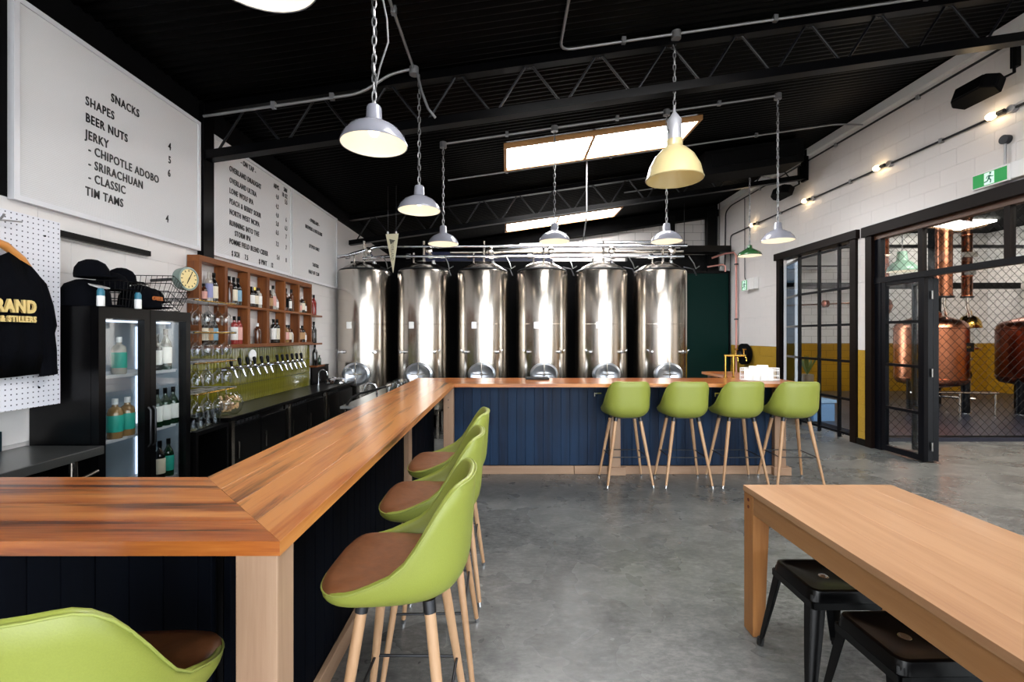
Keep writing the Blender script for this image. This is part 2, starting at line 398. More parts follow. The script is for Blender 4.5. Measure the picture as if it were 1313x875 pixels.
def pegboard_mat():
    m, nt, b = newmat('white_pegboard'); L = nt.links.new
    tc = N(nt, 'ShaderNodeTexCoord'); sp = N(nt, 'ShaderNodeSeparateXYZ'); L(tc.outputs['Object'], sp.inputs[0])
    outs = []
    for ax in 'YZ':
        d = N(nt, 'ShaderNodeMath', operation='DIVIDE'); d.inputs[1].default_value = 0.0265; L(sp.outputs[ax], d.inputs[0])
        f = N(nt, 'ShaderNodeMath', operation='FRACT'); L(d.outputs[0], f.inputs[0])
        s = N(nt, 'ShaderNodeMath', operation='SUBTRACT'); s.inputs[1].default_value = 0.5; L(f.outputs[0], s.inputs[0])
        q = N(nt, 'ShaderNodeMath', operation='MULTIPLY'); L(s.outputs[0], q.inputs[0]); L(s.outputs[0], q.inputs[1]); outs.append(q)
    a = N(nt, 'ShaderNodeMath', operation='ADD'); L(outs[0].outputs[0], a.inputs[0]); L(outs[1].outputs[0], a.inputs[1])
    lt = N(nt, 'ShaderNodeMath', operation='LESS_THAN'); lt.inputs[1].default_value = 0.02; L(a.outputs[0], lt.inputs[0])
    mx = N(nt, 'ShaderNodeMix', data_type='RGBA'); mx.inputs['A'].default_value = lin('#d9dae2'); mx.inputs['B'].default_value = lin('#3c3f4c')
    L(lt.outputs[0], mx.inputs['Factor']); L(mx.outputs['Result'], b.inputs['Base Color']); b.inputs['Roughness'].default_value = 0.4
    return m
M['peg'] = pegboard_mat()

# ------------------------------------------------------------------ the room shell
WL, WR, YB, YF = -2.66, 5.05, 11.1, -4.0
struct(bx('floor', M['concrete'], None, (-2.9, 13.2), (YF, 13.0), (-0.1, 0)), 'polished grey concrete floor with mottled stains')
struct(bx('ground', M['asphalt'], None, (-30, 30), (-40, YF), (-0.12, -0.02)), 'grey paving outside the street opening')
# corrugated roof, ribs run with the slope
def ceiling():
    mb = MB(); pitch, k = 0.076, 6; ys = []; y = YF
    while y < YB + 0.1: ys.append(y); y += pitch / k
    vs = []
    for i, y in enumerate(ys):
        z = 0.009 * math.cos(2 * PI * i / k)
        for x in (WL - 0.1, WR + 0.15): vs.append((x, y, ROOF(x) + z))
    fs = [(2 * i, 2 * i + 1, 2 * i + 3, 2 * i + 2) for i in range(len(ys) - 1)]
    mb.add(vs, fs)
    o = mb.build('ceiling', M['roof'], None, smooth=1.2)
    bx('roof_cover', M['black_matt'], o, (WL - 0.1, WR + 0.15), (YF, YB + 0.1), (5.0, 5.05))
    return struct(o, 'black corrugated sloping roof sheeting')
ceiling()

def wall_blocks(o, axis_x, face, y0, y1, z0, z1, skip, depth=0.02, half=0.0, lim=300, cover=None):
    """painted blocks in running bond on a wall parallel to y; each block is a part of the wall"""
    H, Wd, g = 0.1929, 0.4, 0.0012
    def mk(wd, mat, nm):
        m_ = MB().box(-depth, 0, 0, wd - g, 0, H - g) if face < 0 else MB().box(0, depth, 0, wd - g, 0, H - g)
        me = m_.mesh('block', bevel=0.0014); me.materials.append(mat); return me
    cache = {}; n = 0
    rows = int((z1 - z0) / H + 0.5)
    for r in range(rows):
        z = z0 + r * H
        mat = M['yellow_block'] if (cover and z < cover - 0.01) else M['white_block']
        y = y0 - (0.2 if r % 2 else 0.0)
        while y < y1:
            a, b2 = max(y, y0), min(y + Wd, y1)
            for (sy0, sy1, sz0, sz1) in skip:
                if z < sz1 - 0.02 and z + H > sz0 + 0.02:
                    if a >= sy0 - 0.01 and b2 <= sy1 + 0.01: a = b2
                    elif a < sy0 < b2 <= sy1 + 0.01: b2 = sy0
                    elif sy0 - 0.01 <= a < sy1 < b2: a = sy1
            if b2 - a > 0.03 and n < lim:
                key = (round(b2 - a, 3), mat.name)
                if key not in cache: cache[key] = mk(b2 - a, mat, key)
                c = link('block', cache[key], None, o); c.location = (axis_x, a, z); n += 1
            y += Wd
    return n

# wall with the menu boards
wl = struct(bx('wall_left', M['joint'], None, (WL - 0.15, WL - 0.02), (YF, YB), (0, 3.7)), 'white painted block wall behind the taps')
wall_blocks(wl, WL - 0.021, 1, 2.2, 8.2, 0.965, 2.32, [(3.8, 6.2, 0.9, 1.44)], depth=0.021)
# olive tile splashback: each upright tile is a part of the wall
grout = bx('grout', M['grout'], wl, (WL - 0.01, WL + 0.006), (3.8, 6.15), (0.885, 1.435))
tl = MB().box(0, 0.012, 0, 0.0435, 0, 0.1785).mesh('tile', bevel=0.003); tl.materials.append(M['tile'])
for r in range(3):
    for k in range(52):
        c = link('tile', tl, None, wl); c.location = (WL + 0.004 + random.uniform(-0.0012, 0.0012), 3.803 + k * 0.0451, 0.887 + r * 0.1822)
# wall with the glazed doors
def wall_right():
    x0, x1 = WR + 0.02, WR + 0.10
    mb = MB()
    D1, D2 = (6.72, 8.45), (3.6, 6.32)
    mb.box(x0, x1, D1[1], YB, 0, 4.75); mb.box(x0, x1, D2[1], D1[0], 0, 4.75)
    mb.box(x0, x1, D1[0], D1[1], 3.0, 4.75); mb.box(x0, x1, D2[0], D2[1], 3.0, 4.75); mb.box(x0, x1, 1.4, D2[0], 0, 4.75)
    mb.box(x0, x1, -3.0, 1.4, 0, 0.8); mb.box(x0, x1, -3.0, 1.4, 3.1, 4.75); mb.box(x0, x1, YF, -3.0, 0, 4.75)
    o = struct(mb.build('wall_right', M['joint']), 'white block wall with mustard glazed dado')
    n = wall_blocks(o, WR + 0.021, -1, 4.35, YB, 0.0, 4.70, [(D1[0] - .12, D1[1] + .1, 0, 3.02), (D2[0], D2[1] + .12, 0, 3.02)], depth=0.021, cover=1.35)
    return o
wr = wall_right()
struct(bx('wall_back', M['far_blocks'], None, (WL - 0.2, WR + 0.05), (YB, YB + 0.15), (0, 4.8)), 'white rear wall above the tanks')
fr = MB(); fr.box(WL - .2, -2.4, YF - .15, YF, 0, 4.8); fr.add([(x, y, z) for y in (YF - .15, YF) for x, z in ((-2.4, ROOF(-2.4) - .12), (4.8, ROOF(4.8) - .12), (4.8, 4.85), (-2.4, 4.85))], [(0, 1, 2, 3), (7, 6, 5, 4), (0, 4, 5, 1), (1, 5, 6, 2), (2, 6, 7, 3), (3, 7, 4, 0)]); fr.box(4.8, WR + .2, YF - .15, YF, 0, 4.8)
struct(fr.build('wall_front', M['white_wall']), 'street front wall with full height opening')
for k, x in enumerate((-2.4, 0.0, 2.4, 4.7)):
    struct(bx('trim_%d' % (k + 1), M['black'], None, (x, x + 0.1), (YF - 0.1, YF + 0.02), (0, ROOF(x) - .13)), 'black post in the street opening')
struct(bx('trim_5', M['plastic_white'], None, (WR - 0.06, WR + 0.0), (3.0, YB - 0.02), (4.55, 4.67)), 'pale capping strip along the top of the block wall')
struct(bx('trim_18', M['yellow_block'], None, (WR - 0.002, WR + 0.019), (1.45, 3.48), (0.0, 1.35)), 'mustard dado on the wall beyond the folding doors')
struct(bx('baseboard_right', M['black'], None, (WR - 0.025, WR - 0.001), (8.56, YB - 0.02), (0, 0.09)), 'black skirting under the mustard dado')
struct(bx('baseboard_pier', M['black'], None, (WR - 0.025, WR - 0.001), (6.44, 6.6), (0, 0.09)), 'black skirting of the pier between the doors')

# black partition behind the tanks, beams on the rear wall
struct(bx('wall_partition', M['black_matt'], None, (WL, 2.85), (7.8, 7.86), (0, 2.82)), 'black partition behind the steel tanks')
struct(bx('trim_6', M['black'], None, (2.86, WR - 0.02), (10.9, 11.08), (3.05, 3.48)), 'black beam across the rear wall')
struct(bx('trim_7', M['black'], None, (4.75, 4.98), (10.85, 11.0), (0, 4.5)), 'black steel column in the rear corner')
struct(bx('trim_8', M['black'], None, (3.87, 3.98), (10.85, 11.0), (3.0, 4.4)), 'short black steel column on the rear wall')
struct(bx('trim_9', M['roof_steel'], None, (WL - 0.015, WL + 0.055), (3.94, 4.08), (2.24, 3.55)), 'black steel column between the menu boards')
struct(bx('trim_10', M['blue_beam'], None, (-1.6, 0.9), (9.0, 9.1), (3.02, 3.2)), 'blue beam behind the tank pipework')
def slope_strip(name, mat, x0, x1, y0, y1, top, h, parent=None):
    vs = []
    for y in (y0, y1):
        for x in (x0, x1):
            vs += [(x, y, ROOF(x) - top - h), (x, y, ROOF(x) - top)]
    # order: y0x0b,y0x0t,y0x1b,y0x1t,y1...
    return MB().add(vs, [(0, 2, 3, 1), (4, 5, 7, 6), (0, 4, 6, 2), (1, 3, 7, 5), (0, 1, 5, 4), (2, 6, 7, 3)]).build(name, mat, parent)
struct(slope_strip('trim_11', M['black_matt'], WL, WR - 0.03, 10.86, 11.08, 0.03, 0.27), 'black rafter along the top of the rear wall')

struct(MB().prism([(WL - 0.02, YF), (WL + 0.012, YF), (WL + 0.012, YB), (WL - 0.02, YB)], 3.383, 3.66).build('trim_16', M['black_matt'], None), 'black fascia between the menu boards and the roof')  # black strip along the wall above the boards

struct(bx('trim_17', M['black_matt'], None, (WL - 0.001, WL + 0.0015), (0.7, 7.09), (2.29, 3.4)), 'black backing behind the menu boards')

# roof trusses
def truss(y, label, x0=WL + 0.02, x1=WR - 0.03):
    t = thing('roof_truss', label, 'roof truss', (x0, y, ROOF(x0) - 0.5), group='steel roof trusses')
    slope_strip('top_chord', M['roof_steel'], x0, x1, y - 0.045, y + 0.045, 0.035, 0.07, t)
    slope_strip('bottom_chord', M['roof_steel'], x0, x1, y - 0.05, y + 0.05, 0.44, 0.075, t)
    x = x0 + 0.12; k = 0; step = 0.27
    up = MB
    while x + step < x1:
        a, b2 = (0.445, 0.10) if k % 2 == 0 else (0.10, 0.445)
        m_ = MB().tube([(x - 0.03, y, ROOF(x - 0.03) - a), (x, y, ROOF(x) - a + (0.004 if k % 2 == 0 else -0.004)), (x + step - 0.03, y, ROOF(x + step) - b2), (x + step, y, ROOF(x + step) - b2)], 0.011, 7)
        m_.build('web_rod', M['rod'], t, smooth=0.9)
        x += step + 0.035; k += 1
    bx('end_plate', M['roof_steel'], t, (x1 - 0.04, x1), (y - 0.07, y + 0.07), (ROOF(x1) - 0.55, ROOF(x1) - 0.04))
    return t
truss(4.0, 'black steel roof truss with zigzag rods, nearest to the camera')
truss(7.7, 'black steel roof truss with zigzag rods, between the two skylights')

# skylights
def skylight(n, y0, y1, label):
    x0, x1, xm = 0.0, 2.4, 1.1
    z = 0.06
    o = struct(slope_strip('window_%d' % n, M['pine'], x0 - 0.04, x1 + 0.04, y0 - 0.04, y0, 0.015, 0.06), label)
    slope_strip('frame', M['pine'], x0 - 0.04, x1 + 0.04, y1, y1 + 0.04, 0.015, 0.06, o)
    for a, b2 in ((x0 - 0.04, x0), (xm - 0.02, xm + 0.02), (x1, x1 + 0.04)):
        slope_strip('frame', M['pine'], a, b2, y0, y1, 0.015, 0.06, o)
    slope_strip('pane', M['sky_pane'], x0, xm - 0.02, y0, y1, 0.02, 0.015, o)
    slope_strip('pane', M['sky_pane'], xm + 0.02, x1, y0, y1, 0.02, 0.015, o)
skylight(1, 1.95, 2.65, 'bright timber framed skylight over the stools')
skylight(2, 5.75, 6.5, 'bright timber framed skylight with two panes, nearer one in view')
skylight(3, 9.65, 10.35, 'bright timber framed skylight with two panes, over the rear wall')

# ------------------------------------------------------------------ glazed doors and the still room
def door_1():
    x = WR + 0.06; y0, y1, z1 = 6.72, 8.45, 2.95
    o = MB(); o.box(WR - 0.03, WR + 0.15, y0 - 0.11, y0, 0, z1); o.box(WR - 0.03, WR + 0.05, y1, y1 + 0.1, 0, z1)
    o = struct(o.build('door_1', M['bronze_frame']), 'black steel glazed door beside the bar end')
    bx('header', M['bronze_frame'], o, (WR - 0.06, WR + 0.15), (y0 - 0.16, y1 + 0.14), (z1, z1 + 0.125), 0.004)
    ys = [6.74, 7.05, 7.5, 8.0]; zs = [0.08, 0.60, 1.17, 1.72, 2.27, 2.9]
    for yy in ys: bx('mullion', M['window_black'], o, (x - 0.02, x + 0.02), (yy - 0.018, yy + 0.018), (0.0, z1))
    for zz in zs: bx('glazing_bar', M['window_black'], o, (x - 0.016, x + 0.016), (6.74, 8.0), (zz - 0.018, zz + 0.018))
    for a, b2 in zip(ys, ys[1:]):
        for c, d in zip(zs, zs[1:]): bx('pane', M['glass'], o, (x - 0.003, x + 0.003), (a + .018, b2 - .018), (c + .018, d - .018))
    # folded leaf at the far jamb, opening into the still room
    p0, p1 = Vector((WR + 0.075, 8.02, 0)), Vector((WR + 0.36, 9.0, 0)); dr = (p1 - p0).normalized(); nn = Vector((dr.y, -dr.x, 0)); Ln = (p1 - p0).length
    def lb(name, mat, s0, s1, z0, z2, th):
        P = [p0 + dr * s0 - nn * th, p0 + dr * s1 - nn * th, p0 + dr * s1 + nn * th, p0 + dr * s0 + nn * th]
        MB().prism([(p.x, p.y) for p in P], z0, z2).build(name, mat, o)
    lb('stile', M['window_black'], 0, 0.05, 0.02, z1 - .05, 0.02); lb('stile', M['window_black'], Ln - 0.05, Ln, 0.02, z1 - .05, 0.02)
    for zz in zs: lb('glazing_bar', M['window_black'], 0.05, Ln - 0.05, zz - 0.018, zz + 0.018, 0.016)
    for c, d in zip(zs, zs[1:]): lb('pane', M['sky_glass'], 0.05, Ln - 0.05, c + .018, d - .018, 0.003)
    return o
door_1()
def door_2():
    x = WR + 0.05; y0, y1, z1 = 3.6, 6.32, 2.93
    o = MB(); o.box(WR - 0.03, WR + 0.15, y1, y1 + 0.11, 0, z1); o.box(WR - 0.03, WR + 0.15, y0 - 0.1, y0, 0, z1)
    o = struct(o.build('door_2', M['bronze_frame']), 'wide black folding glass doors opening on the still room')
    bx('header', M['bronze_frame'], o, (WR - 0.06, WR + 0.15), (y0 - 0.15, y1 + 0.15), (z1, z1 + 0.14), 0.004)
    bx('head_rail', pm('brown_head_rail', '#4a2c18', 0.4), o, (x - 0.04, x + 0.05), (y0, y1), (z1 - 0.06, z1))
    bx('transom', M['window_black'], o, (x - 0.045, x + 0.045), (y0, y1), (2.27, 2.34))
    bx('mullion', M['bronze_frame'], o, (x - 0.03, x + 0.03), (5.6, 5.66), (2.34, z1 - .06)); bx('mullion', M['bronze_frame'], o, (x - 0.03, x + 0.03), (4.62, 4.68), (2.34, z1 - .06))
    bx('mullion', M['window_black'], o, (x - 0.03, x + 0.03), (6.22, y1), (0, z1 - .06))
    for a, b2 in ((5.66, 6.22), (4.68, 5.6), (3.6, 4.62)): bx('pane', M['glass'], o, (x - 0.003, x + 0.003), (a, b2), (2.34, z1 - .06))
    # leaf A in the wall line
    zs = [0.07, 0.60, 1.17, 1.73, 2.24]
    bx('stile', M['window_black'], o, (x - 0.025, x + 0.025), (5.58, 5.66), (0.015, 2.27)); bx('stile', M['window_black'], o, (x - 0.025, x + 0.025), (6.15, 6.215), (0.015, 2.27))
    for zz in zs: bx('glazing_bar', M['window_black'], o, (x - 0.02, x + 0.02), (5.66, 6.15), (zz - (0.055 if zz < .1 else 0.018), zz + (0.03 if zz > 2.2 else 0.018)))
    for c, d in zip(zs, zs[1:]): bx('pane', M['glass'], o, (x - 0.003, x + 0.003), (5.66, 6.15), (c + .018, d - .018))
    # folded leaves behind it
    def leaf(p0, p1, gm):
        p0, p1 = Vector(p0 + (0,)), Vector(p1 + (0,)); dr = (p1 - p0).normalized(); nn = Vector((dr.y, -dr.x, 0)); Ln = (p1 - p0).length
        def lb(name, mat, s0, s1, z0, z2, th):
            P = [p0 + dr * s0 - nn * th, p0 + dr * s1 - nn * th, p0 + dr * s1 + nn * th, p0 + dr * s0 + nn * th]
            MB().prism([(p.x, p.y) for p in P], z0, z2).build(name, mat, o)
        lb('stile', M['window_black'], 0, 0.07, 0.02, 2.25, 0.025); lb('stile', M['window_black'], Ln - 0.06, Ln, 0.02, 2.25, 0.022)
        for zz in zs: lb('glazing_bar', M['window_black'], 0.07, Ln - 0.06, zz - 0.02, zz + 0.02, 0.018)
        for c, d in zip(zs, zs[1:]): lb('pane', gm, 0.07, Ln - 0.06, c + .02, d - .02, 0.003)
    leaf((x + 0.07, 5.6), (x + 0.40, 6.2), M['glass'])
    leaf((x + 0.13, 5.59), (x + 0.52, 6.12), M['glass'])
    for zz in (0.2, 1.1, 2.05): 
        mb = MB(); mb.tube([(x + 0.06, 5.565, zz - 0.05), (x + 0.06, 5.565, zz + 0.05)], 0.012, 8); mb.build('hinge', M['bench_steel'], o, smooth=0.8)
    return o
door_2()
# window frame in the near part of the same wall, beside the table
o = struct(bx('window_4', M['window_black'], None, (WR + 0.05, WR + 0.12), (-3.0, 1.4), (0.8, 0.86)), 'street window beside the timber table')
for z in (1.9, 3.04): bx('glazing_bar', M['window_black'], o, (WR + 0.06, WR + 0.1), (-3.0, 1.4), (z, z + 0.05))
for y in (-3.0, -1.55, -0.1, 1.35): bx('mullion', M['window_black'], o, (WR + 0.05, WR + 0.11), (y, y + 0.05), (0.86, 3.1))
for y in (-2.95, -1.5, -0.05): bx('pane', M['glass'], o, (WR + 0.075, WR + 0.081), (y, y + 1.4), (0.86, 3.1))

# still room shell
struct(bx('wall_still_room_back', M['far_blocks'], None, (WR + 0.17, 13.2), (12.5, 12.6), (0, 4.4)), 'white block wall with mustard dado behind the copper stills')
struct(bx('wall_still_room_side', M['far_blocks'], None, (13.1, 13.2), (1.4, 12.5), (0, 4.4)), 'white side wall of the still room')
struct(bx('wall_still_room_front', M['white_wall'], None, (WR + 0.17, 13.2), (1.4, 1.5), (0, 4.4)), 'white front wall of the still room')
struct(bx('ceiling_still_room', M['black_matt'], None, (WR + 0.17, 13.2), (1.4, 12.6), (4.35, 4.45)), 'black ceiling of the still room')
o = struct(bx('window_5', M['sky_pane2'], None, (11.2, 11.75), (11.0, 11.9), (4.3, 4.345)), 'bright ceiling light panel in the still room')
o = struct(bx('window_6', M['sky_pane2'], None, (6.2, 9.6), (3.6, 5.6), (4.3, 4.345)), 'bright ceiling light panel in the still room, near the doors')  # unseen glowing panel added overhead to light the stills
struct(bx('trim_12', M['grating'], None, (WR + 0.4, 13.0), (6.72, 12.4), (0.0, 0.06)), 'raised blue grey floor plate under the stills')
struct(bx('trim_13', M['black'], None, (WR + 0.18, 13.0), (11.6, 11.75), (2.75, 2.9)), 'black rail across the still room wall')
struct(bx('trim_14', M['dark_metal'], None, (WR + 0.18, 13.0), (10.9, 11.0), (3.65, 3.72)), 'pale conduit across the still room')

def chain_mesh():
    X0, X1, Y, Z1 = WR + 0.42, 9.2, 6.74, 3.6
    t = thing('mesh_screen', 'dark diamond wire mesh screen hanging before the copper stills', 'mesh screen', (X0, Y, 0.06))
    mb = MB(); p = 0.125; H = Z1 - 0.08
    for sgn in (1, -1):
        c = X0 - H if sgn > 0 else X0
        end = X1 if sgn > 0 else X1 + H
        while c < end:
            a = (c, 0.08); b2 = (c + sgn * H, Z1)
            # clip to [X0, X1]
            pts = []
            x0_, x1_ = min(a[0], b2[0]), max(a[0], b2[0])
            lo, hi = max(x0_, X0), min(x1_, X1)
            if hi - lo > 0.03:
                f = lambda x: 0.08 + abs(x - a[0])
                mb.tube([(lo, Y + sgn * 0.003, f(lo)), (hi, Y + sgn * 0.003, f(hi))], 0.0032, 4, cap=False)
            c += p
    tag(mb.build('wire_mesh', M['mesh_wire'], t), kind='stuff')
    mb = MB().tube([(X0, Y, 0.075), (X1, Y, 0.075)], 0.012, 8); mb.build('bottom_rail', M['mesh_wire'], t)
    mb = MB().tube([(X0, Y, Z1), (X1, Y, Z1)], 0.018, 8); mb.build('top_rail', M['mesh_wire'], t)
    for xx in (X0, X1):
        MB().tube([(xx, Y, 0.06), (xx, Y, Z1)], 0.02, 8).build('post', M['mesh_wire'], t)
chain_mesh()

def still(cx, cy, R, mat, z0, z1, label, column=False, legs=3):
    t = thing('copper_still', label, 'still', (cx, cy, 0.06))
    H = z1 - z0
    prof = [(0, z0 - 0.10), (R * 0.5, z0 - 0.07), (R * 0.9, z0 - 0.02), (R * 0.98, z0 + 0.04), (R, z0 + 0.1), (R, z1 - 0.16), (R * 0.97, z1 - 0.05), (R * 0.86, z1 + 0.02), (R * 0.5, z1 + 0.10), (R * 0.3, z1 + 0.14), (0.0, z1 + 0.15)]
    MB().lathe(prof, (cx, cy, 0), n=40).build('pot', mat, t, smooth=0.8)
    for zz in (z0 + 0.1, z1 - 0.12): 
        MB().tube([(cx + (R + 0.003) * math.cos(a), cy + (R + 0.003) * math.sin(a), zz) for a in [2 * PI * k / 40 for k in range(40)]], 0.012, 6, closed=True).build('rivet_band', mat, t, smooth=0.8)
    for k in range(legs):
        a = -PI / 2 + 0.75 + k * 2 * PI / legs
        MB().tube([(cx + R * 0.88 * math.cos(a), cy + R * 0.88 * math.sin(a), 0.07), (cx + R * 0.88 * math.cos(a), cy + R * 0.88 * math.sin(a), z0 + 0.12)], 0.07, 12).build('leg', M['window_black'], t, smooth=0.8)
        MB().lathe([(0, 0), (0.09, 0), (0.09, 0.012), (0, 0.012)], (cx + R * 0.88 * math.cos(a), cy + R * 0.88 * math.sin(a), 0.06), n=12).build('foot', M['chrome'], t)
    MB().lathe([(0, 0), (R * 0.3, 0), (R * 0.32, 0.06), (R * 0.22, 0.10), (0, 0.11)], (cx, cy, z1 + 0.12), n=24).build('manway', mat, t, smooth=0.8)
    MB().tube([(cx, cy, z0 - 0.05), (cx, cy, z0 - 0.25), (cx + 0.5, cy - 0.4, z0 - 0.28)], 0.03, 8).build('drain_pipe', M['steel'], t, smooth=0.8)
    return t
t = still(8.48, 9.19, 0.57, M['copper'], 0.62, 1.82, 'large hammered copper still pot with black name plate')
bx('name_plate', M['black'], t, (8.62, 8.82), (8.655, 8.69), (1.25, 1.42))
text('1921', 0.06, (8.645, 8.653, 1.335), '-y', M['brass'], t)
still(10.23, 8.8, 0.6, M['copper_dark'], 0.66, 1.80, 'darker copper still pot cut by the edge of the photo')
def column(cx, cy, r, z0, z1, label):
    t = thing('still_column', label, 'still column', (cx, cy, z0 - 0.4))
    MB().lathe([(0, z0), (r * 1.05, z0), (r * 1.05, z0 + .03), (r, z0 + 0.035), (r, z1), (0, z1)], (cx, cy, 0), n=28).build('pipe_shell', M['copper'], t, smooth=0.8)
    zz = z0 + 0.4
    while zz < z1:
        MB().lathe([(r, zz), (r + 0.012, zz), (r + 0.012, zz + 0.02), (r, zz + 0.02)], (cx, cy, 0), n=28).build('band', M['copper'], t, smooth=0.8); zz += 0.42
    MB().lathe([(r * 1.25, z0 - 0.03), (r * 1.25, z0), (r * .3, z0)], (cx, cy, 0), n=28).build('flange', M['dark_metal'], t)
    MB().tube([(cx, cy, z0), (cx, cy, z0 - 0.2), (cx + 0.06, cy, z0 - 0.42)], 0.035, 10).build('neck_pipe', M['steel'], t, smooth=0.8)
column(8.90, 9.34, 0.135, 2.36, 4.3, 'wide polished copper column above the large still')
column(9.40, 9.37, 0.085, 2.36, 4.3, 'narrow polished copper column with steel gauge box')
bx('gauge_box', M['bench_steel'], [o for o in COL.objects if o.name.startswith('still_column')][-1], (9.25, 9.42), (9.2, 9.28), (2.78, 2.98))
bx('gauge_box', M['steel'], [o for o in COL.objects if o.name.startswith('still_column')][-1], (9.2, 9.47), (9.22, 9.28), (3.14, 3.24))
struct(bx('trim_15', M['black'], None, (9.36, 9.52), (10.05, 10.2), (0.06, 4.3)), 'black steel post behind the copper columns')
# swan neck with ball beside the columns
t = thing('swan_neck', 'copper swan neck with a ball seen through the glass door leaf', 'still neck', (8.3, 9.9, 0.06))
MB().lathe([(0, 1.6), (0.1, 1.7), (0.1, 1.95), (0.2, 2.08), (0.24, 2.2), (0.2, 2.32), (0.1, 2.42), (0.09, 2.55), (0.17, 2.7), (0.17, 3.9), (0, 3.9)], (8.12, 10.0, 0), n=24).build('neck', M['copper'], t, smooth=0.8)
MB().tube([(8.12, 10.0, 0.06), (8.12, 10.0, 1.65)], 0.06, 10).build('stand', M['steel'], t)
# brass helmet and sight glass
t = thing('spirit_safe', 'brass domed sight glass column between the two copper stills', 'sight glass', (10.0, 9.92, 0.06))
MB().lathe([(0.2, 1.72), (0.21, 1.74), (0.19, 1.86), (0.13, 1.96), (0.05, 2.0), (0.04, 2.1), (0, 2.1)], (10.0, 9.92, 0), n=24).build('dome', M['brass'], t, smooth=0.8)
MB().lathe([(0.17, 1.3), (0.17, 1.72)], (10.0, 9.92, 0), n=24).build('cylinder', M['clear_glass'], t, smooth=0.8)
MB().lathe([(0, 1.26), (0.2, 1.26), (0.2, 1.3), (0, 1.3)], (10.0, 9.92, 0), n=24).build('ring', M['brass'], t, smooth=0.8)
MB().tube([(10.0, 9.92, 0.07), (10.0, 9.92, 1.27)], 0.035, 10).build('stem', M['steel'], t)
MB().tube([(9.98, 9.85, 1.05), (9.6, 9.7, 1.08), (9.55, 9.7, 0.98)], 0.025, 8).build('spout', M['steel'], t, smooth=0.8)
MB().tube([(9.75 + 0.12 * math.cos(a), 9.75, 0.72 + 0.12 * math.sin(a)) for a in [2 * PI * k / 16 for k in range(16)]], 0.018, 6, closed=True).build('hand_wheel', M['black'], t, smooth=0.8)
MB().tube([(9.98, 9.9, 0.72), (9.75, 9.75, 0.72)], 0.03, 6).build('valve', M['dark_metal'], t)
# pipework under the stills
t = thing('process_pipe', 'steel pipe run at floor level under the copper stills', 'pipe', (8, 8.4, 0.06))
MB().tube([(7.4, 8.4, 0.52), (9.0, 8.4, 0.50)], 0.022, 8).build('pipe_run', M['steel'], t, smooth=0.8)
for xx in (7.6, 8.3, 8.95): MB().tube([(xx, 8.4, 0.06), (xx, 8.4, 0.52)], 0.016, 8).build('stand', M['steel'], t, smooth=0.8)
t = thing('transfer_pump', 'blue and steel pump on short legs beside the darker still', 'pump', (10.3, 8.0, 0.06))
MB().lathe([(0, 0), (0.1, 0), (0.1, 0.4), (0, 0.4)], (9.6, 8.0, 0.5), (1, 0, 0), n=16).build('motor', pm('pump_blue', '#21336e', 0.4), t, smooth=0.8)
MB().tube([(9.1, 8.0, 0.5), (9.6, 8.0, 0.5)], 0.03, 8).build('inlet', M['steel'], t, smooth=0.8)
for xx in (9.2, 9.65, 9.95): MB().tube([(xx, 8.0, 0.06), (xx, 8.0, 0.45)], 0.018, 8).build('leg', M['steel'], t)
# small things seen through the first door
t = thing('wall_pipe', 'horizontal copper pipe with valve on the still room wall', 'pipe', (7.5, 12.4, 2.4))
MB().tube([(6.9, 12.4, 2.35), (9.6, 12.4, 2.45)], 0.02, 8).build('pipe_run', M['copper'], t); MB().lathe([(0, -.12), (0.1, -.05), (0.1, .05), (0, .12)], (8.6, 12.38, 2.42), (1, 0, 0), n=12).build('valve', M['copper_dark'], t, smooth=0.8)
t = thing('wall_unit', 'white wall unit high up behind the glazed door', 'wall unit', (8, 12.3, 3.4))
bx('casing', M['plastic_white'], t, (7.6, 8.8), (12.15, 12.49), (3.35, 3.75), 0.04, 2); bx('louvre', M['dark_metal'], t, (7.65, 8.75), (12.14, 12.155), (3.38, 3.42))
t = thing('potted_plant', 'small green potted plant seen behind the first glazed door', 'plant', (6.68, 10.2, 0.0))
MB().lathe([(0, 0.0), (0.10, 0.0), (0.13, 0.7), (0.115, 0.7), (0, 0.66)], (6.68, 10.2, 0), n=16).build('pot', pm('taupe_pot', '#6d6258', 0.6), t, smooth=0.8)
lf = MB()
for k in range(40):
    a = random.uniform(0, 2 * PI); ln = random.uniform(0.2, 0.5); zz = 0.8
    b0 = Vector((6.68, 10.2, 0.68)); tip = b0 + Vector((math.cos(a) * ln * 0.5, math.sin(a) * ln * 0.5, ln)); s = Vector((-math.sin(a), math.cos(a), 0)) * 0.03; md = b0.lerp(tip, 0.55)
    lf.add([b0, md + s, tip, md - s], [(0, 1, 2, 3)])
tag(lf.build('foliage', pm('plant_green', '#3c5a2a', 0.5), t), kind='stuff')
t = thing('blue_crate', 'blue plastic crate low behind the first glazed door', 'crate', (5.55, 8.2, 0))
bx('shell', pm('crate_blue', '#5f86b4', 0.5), t, (5.36, 5.74), (8.02, 8.48), (0.05, 0.42), 0.01); bx('rim', pm('crate_rim', '#7ea0c4', 0.5), t, (5.345, 5.755), (8.005, 8.495), (0.38, 0.43)); bx('plinth', M['dark_metal'], t, (5.36, 5.74), (8.02, 8.48), (0.0, 0.05))

